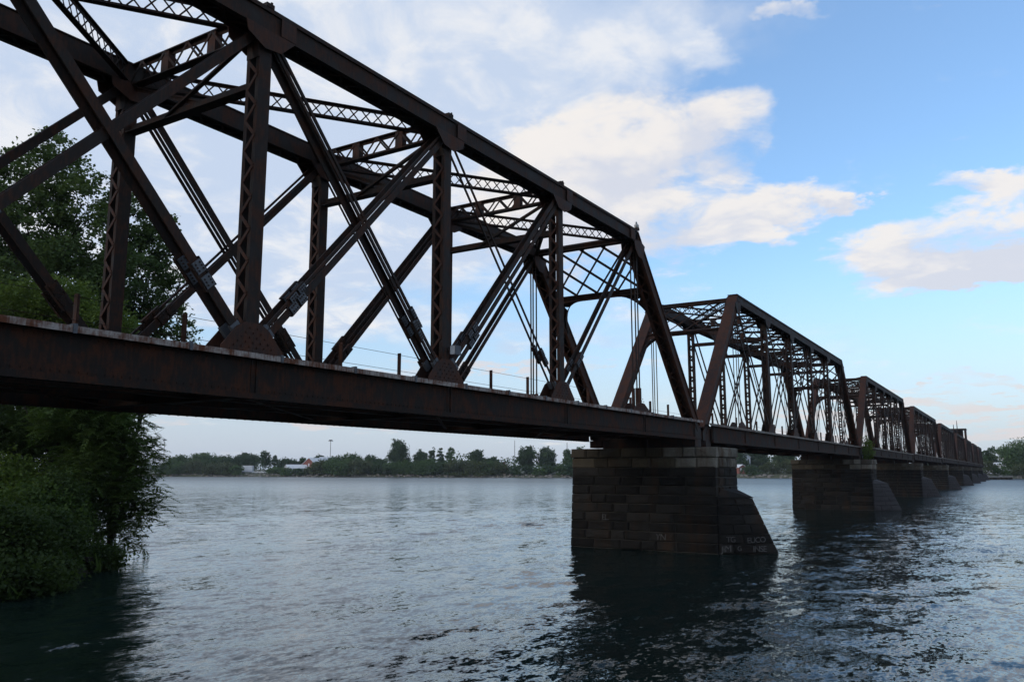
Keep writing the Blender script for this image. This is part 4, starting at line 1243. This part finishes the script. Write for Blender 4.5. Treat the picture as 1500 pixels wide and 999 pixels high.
def house(name, label, px, D, w, d, h, rise, turn, wall, roof, windows, cat='building', door=None, eave=.4):
    """gable end faces the river (local -y); w wide, d deep"""
    root = thing(name, label, cat, place(px, D), YAW - R(90) + R(turn))
    m = MB(); g = [(-w / 2, 0, 0), (w / 2, 0, 0), (w / 2, 0, h), (0, 0, h + rise), (-w / 2, 0, h)]; m.prism(g, (0, d, 0)); m.build('wall', wall, root)
    m = MB()
    for s in (-1, 1):
        a = np.array((0, -eave, h + rise + .12)); b = np.array((s * (w / 2 + eave), -eave, h - rise * eave / (w / 2) + .12))
        q = [a, b, b + (0, 0, .18), a + (0, 0, .18)]; m.prism(q, (0, d + 2 * eave, 0))
    m.build('roof', roof, root)
    for (x, z, ww, hh) in windows:
        m = MB(); m.box(x - ww / 2, x + ww / 2, -.06, -.012, z, z + hh); wd = m.build('window', 'white_roof', root)
        m = MB(); m.box(x - ww / 2 + .15, x + ww / 2 - .15, -.085, -.062, z + .15, z + hh - .15); m.build('pane', 'dark_glass' if wall != 'brick_red' else 'white_wall', wd)
    if door:
        m = MB(); m.box(door[0] - door[2] / 2, door[0] + door[2] / 2, -.06, -.012, .05, door[1]); m.build('door', 'dark_glass', root)
    return root


s4 = shore(440)
house('brick_building', 'red brick gabled building with a pale roof on the far shore', 452, s4 + 26, 12.5, 18, 5.0, 4.6, -26, 'brick_red', 'white_roof', [(0, 4.2, 1.2, 1.9), (-3.0, 1., 1.1, 1.6), (2.6, 1., 1.1, 1.6)])
house('long_shed', 'long shed with a whitish roof behind the brick building', 468, s4 + 60, 10, 24, 7.6, 2.6, -62, 'white_wall', 'white_roof', [(-2, 2, 1.4, 1.4), (2, 2, 1.4, 1.4)])
house('pale_house', 'low grey house with a pale pinkish roof left of the brick building', 419, s4 + 20, 10, 13, 3.2, 2.2, -58, 'white_wall', 'white_roof', [(-2, .9, 1.2, 1.1), (2, .9, 1.2, 1.1)], 'house')
house('flat_shed', 'low flat white shed between the pale house and brick building', 431, s4 + 20, 8, 5, 1.9, .35, 4, 'white_wall', 'white_roof', [(-2, .5, 1.6, .9), (1.5, .5, 2.2, .9)])
house('small_house', 'small roof showing above the bushes midway along the far shore', 738, shore(738) + 70, 12, 9, 5., 2., 80, 'brick_red', 'white_roof', [(0, 2, 1.4, 1.4)], 'house')
house('red_house', 'reddish house with pale trim among trees between the two nearest piers', 1088, shore(1088) + 16, 4.6, 6, 3.4, 1.4, 20, 'brick_red', 'white_roof', [(-1.1, 1.8, .9, 1.2), (1.1, 1.8, .9, 1.2)], 'house')
house('white_house', 'white house high in the trees between the two nearest piers', 1094, shore(1094) + 62, 5.5, 6, 9.0, 1.8, 15, 'white_wall', 'white_roof', [(-1.4, 6.6, 1., 1.4), (1.4, 6.6, 1., 1.4)], 'house')
house('bankside_house', 'pale low-roofed house behind bushes at the right', 1470, shore(1470) + 26, 5, 8, 4.0, 1.2, 70, 'white_wall', 'white_roof', [(0, 1.2, 1.2, 1.2)], 'house')


def trailer(label, px, D, ln, hh):
    root = thing('box_trailer', label, 'trailer', place(px, D), YAW - R(90) + R(-4))
    m = MB(); m.box(-ln / 2, ln / 2, 0, 2.5, 1.0, hh); bd = m.build('body', 'white_wall', root)
    m = MB(); m.box(-ln / 2 - .03, ln / 2 + .03, -.03, 2.53, hh + .001, hh + .1); m.build('roof', 'white_roof', bd)
    for x in (-ln * .36, -ln * .26, ln * .3):
        m = MB(); m.tube([(x, .02, .5), (x, .35, .5)], [.48, .48], 12); w = m.build('wheel', 'dark_glass', root); m = MB(); m.tube([(x, -.01, .5), (x, .019, .5)], [.22, .22], 8); m.build('rim', 'grey_metal', w)
    return root


trailer('white box trailer on the far shore beside dark trees', 361.5, shore(361) + 13, 7.4, 5.0)


def car(label, px, D, turn):
    root = thing('parked_car', label, 'car', place(px, D), YAW - R(90) + R(turn), 'white cars parked on the far bank')
    m = MB(); prof = [(-2.2, .35), (2.2, .35), (2.25, .8), (1.3, .95), (.6, 1.45), (-1.1, 1.5), (-1.9, 1.0), (-2.25, .9)]
    m.prism([(a, 0, b) for a, b in prof], (0, 1.75, 0)); bd = m.build('body', 'white_roof', root)
    m = MB(); m.prism([(1.1, -.012, .98), (.52, -.012, 1.38), (-1.0, -.012, 1.42), (-1.55, -.012, 1.02)], (0, .01, 0)); m.build('side_windows', 'dark_glass', bd)
    for x in (-1.35, 1.4):
        m = MB(); m.tube([(x, -.02, .33), (x, .2, .33)], [.33, .33], 12); w = m.build('wheel', 'dark_glass', root); m = MB(); m.tube([(x, -.04, .33), (x, -.021, .33)], [.17, .17], 8); m.build('rim', 'grey_metal', w)


car('white parked car just right of the white box trailer', 375, shore(375) + 12, 3)
car('white parked car further right of the trailer, before the gaunt tree', 381, shore(381) + 13, -8)
car('white parked car at the foot of the tall gaunt tree', 390, shore(390) + 12, 5)


def mast(label, px, top, back, head):
    D = shore(px) + back; b = place(px, D); zt = pt(px, top, D)[2]
    root = thing('light_mast', label, 'mast', b); h = zt - b[2]
    m = MB(); m.tube([(0, 0, -.3), (0, 0, h)], [.30, .20], 8); m.build('pole', 'grey_metal', root)
    if head:
        m = MB(); m.tube([(0, 0, h - .5), (0, 0, h + .5)], [1.25, 1.25], 10); hd = m.build('lamp_ring', 'grey_metal', root)
        for k in range(6):
            an = k * math.pi / 3; m = MB(); x, y = 1.4 * math.cos(an), 1.4 * math.sin(an); m.box(x - .28, x + .28, y - .28, y + .28, h - .62, h - .1); m.build('floodlight', 'grey_metal', hd)
    else:
        for z in (.6, .8):
            m = MB(); m.box(-.7, .7, -.06, .06, h * z, h * z + .14); m.build('crossarm', 'grey_metal', root)


mast('tall thin floodlight mast rising right of the brick building', 483, 645, 120, True)
mast('tall thin floodlight mast close beside the near tree', 238.5, 644, 150, True)
mast('thin lattice mast far behind, left of the two large round trees', 754, 645, 160, False)
mast('thin pole above the narrow tree by the nearest pier', 831, 648, 120, False)

# ---------------------------------------------------------------- landing wall at the far end, cabin on the sixth span, gull
def wall_far():
    a = pt(1418, 698, 352); b = pt(1482, 698, 366); a[2] = b[2] = 0; d = (b - a); ln = np.linalg.norm(d); ang = math.atan2(d[1], d[0])
    root = thing('landing_wall', 'long low grey landing wall in the water at the far right', 'wall', (a[0], a[1], 0), ang)
    n = 16; w = ln / n
    for k in range(n):
        m = MB(); m.box(k * w + .03, (k + 1) * w - .03, 0, 4.5, -.8, 1.05); m.build('wall_panel', 'stone_brown', root)
    m = MB(); m.box(-.1, ln + .1, -.12, 4.6, 1.052, 1.35); m.build('wall_cap', 'concrete', root)
    for k in range(0, n + 1, 2):
        m = MB(); m.tube([(k * w, -.2, -.8), (k * w, -.2, 1.0)], [.16, .15], 7); m.build('fender_pile', 'timber', root)


wall_far()
cx = 276.; ca = thing('swing_cabin', 'small operator cabin frame with thin masts above the far truss spans', 'cabin', (cx, BEND * cx, 0), math.atan(BEND)); zc_ = 13.93
for x in (-2.6, 2.6):
    for y in (.25, 5.2):
        m = MB(); m.box(x - .22, x + .22, y - .22, y + .22, zc_, zc_ + 3.0); m.build('frame_leg', 'steel', ca)
m = MB(); m.box(-3.0, 3.0, -.1, 5.6, zc_ + 3.0, zc_ + 3.4); m.build('roof', 'steel', ca)
m = MB(); m.box(-2.9, 2.9, 0, 5.4, zc_ + .006, zc_ + .3); m.build('floor', 'timber', ca)
m = MB(); m.box(.6, 2.3, 1, 4.4, zc_ + .301, zc_ + 2.9); m.build('cabin_wall', 'steel', ca)
for x, h in ((-30., 4.6), (-47., 2.6)):
    m = MB(); m.tube([(x, 1., zc_), (x, 1., zc_ + h * .25), (x, 1., zc_ + h)], [.4, .16, .06], 6); m.build('mast', 'steel', ca)


def gull(loc, rz):
    root = thing('gull', 'grey gull perched on the end of the nearest top chord', 'bird', loc, rz)
    body = [(-.24, .0, .10), (-.14, 0, .115), (-.02, 0, .14), (.08, 0, .17), (.13, 0, .215), (.15, 0, .25), (.19, 0, .262), (.225, 0, .255), (.25, 0, .25)]
    m = MB(); m.tube(body, [.012, .05, .082, .078, .05, .04, .043, .022, .01], 10); m.build('body', 'gull_white', root, smooth=True)
    for s in (-1, 1):
        m = MB(); m.prism([(-.33, s * .02, .12), (-.1, s * .075, .10), (.08, s * .082, .15), (.09, s * .07, .20), (-.05, s * .06, .20)], (0, s * .014, 0)); m.build('wing', 'gull_grey', root)
        m = MB(); m.tube([(.0, s * .03, .09), (.01, s * .03, .0)], [.008, .007], 5); m.build('leg', 'brick_red', root)
    m = MB(); m.tube([(.235, 0, .252), (.285, 0, .240)], [.012, .003], 5); m.build('beak', 'leaf_bright', root)


gull((-.12, -.02, 14.086), R(200))

# small grey box on the outside of a post of the first span
jb = thing('junction_box', 'small pale grey box fixed to the post left of the four-bar diagonal', 'box', (-2 * P + .30, .02, 7.18))
m = MB(); m.box(-.12, .12, -.17, -.005, -.12, .12); bo = m.build('case', 'white_roof', jb)
m = MB(); m.box(-.13, .13, -.195, -.172, -.13, .13); m.build('cover', 'galvanised', jb)
m = MB(); m.tube([(.1, -.08, .0), (.24, -.09, .03), (.26, -.09, -.08), (.16, -.08, -.14)], [.022] * 4, 6); m.build('conduit', 'galvanised', jb)
m = MB(); m.box(-.20, .05, -.004, .06, -.05, .05); m.build('bracket', 'steel', jb)

# ---------------------------------------------------------------- air: a thin even haze over the river
hm = bpy.data.materials.new('haze'); hm.use_nodes = True; ht = NT(hm.node_tree); ht.n.clear()
hv = ht.node('ShaderNodeVolumePrincipled'); ho = ht.node('ShaderNodeOutputMaterial'); ht.l.new(hv.outputs[0], ho.inputs['Volume'])
hv.inputs['Color'].default_value = (.90, .94, 1., 1); hv.inputs['Density'].default_value = .00010; hv.inputs['Anisotropy'].default_value = .2
m = MB(); m.box(-1500, 6000, -4000, 6500, -3., 40.); ob = m.mesh('haze'); ob.materials.append(hm); tag(link('haze', ob), kind='stuff')
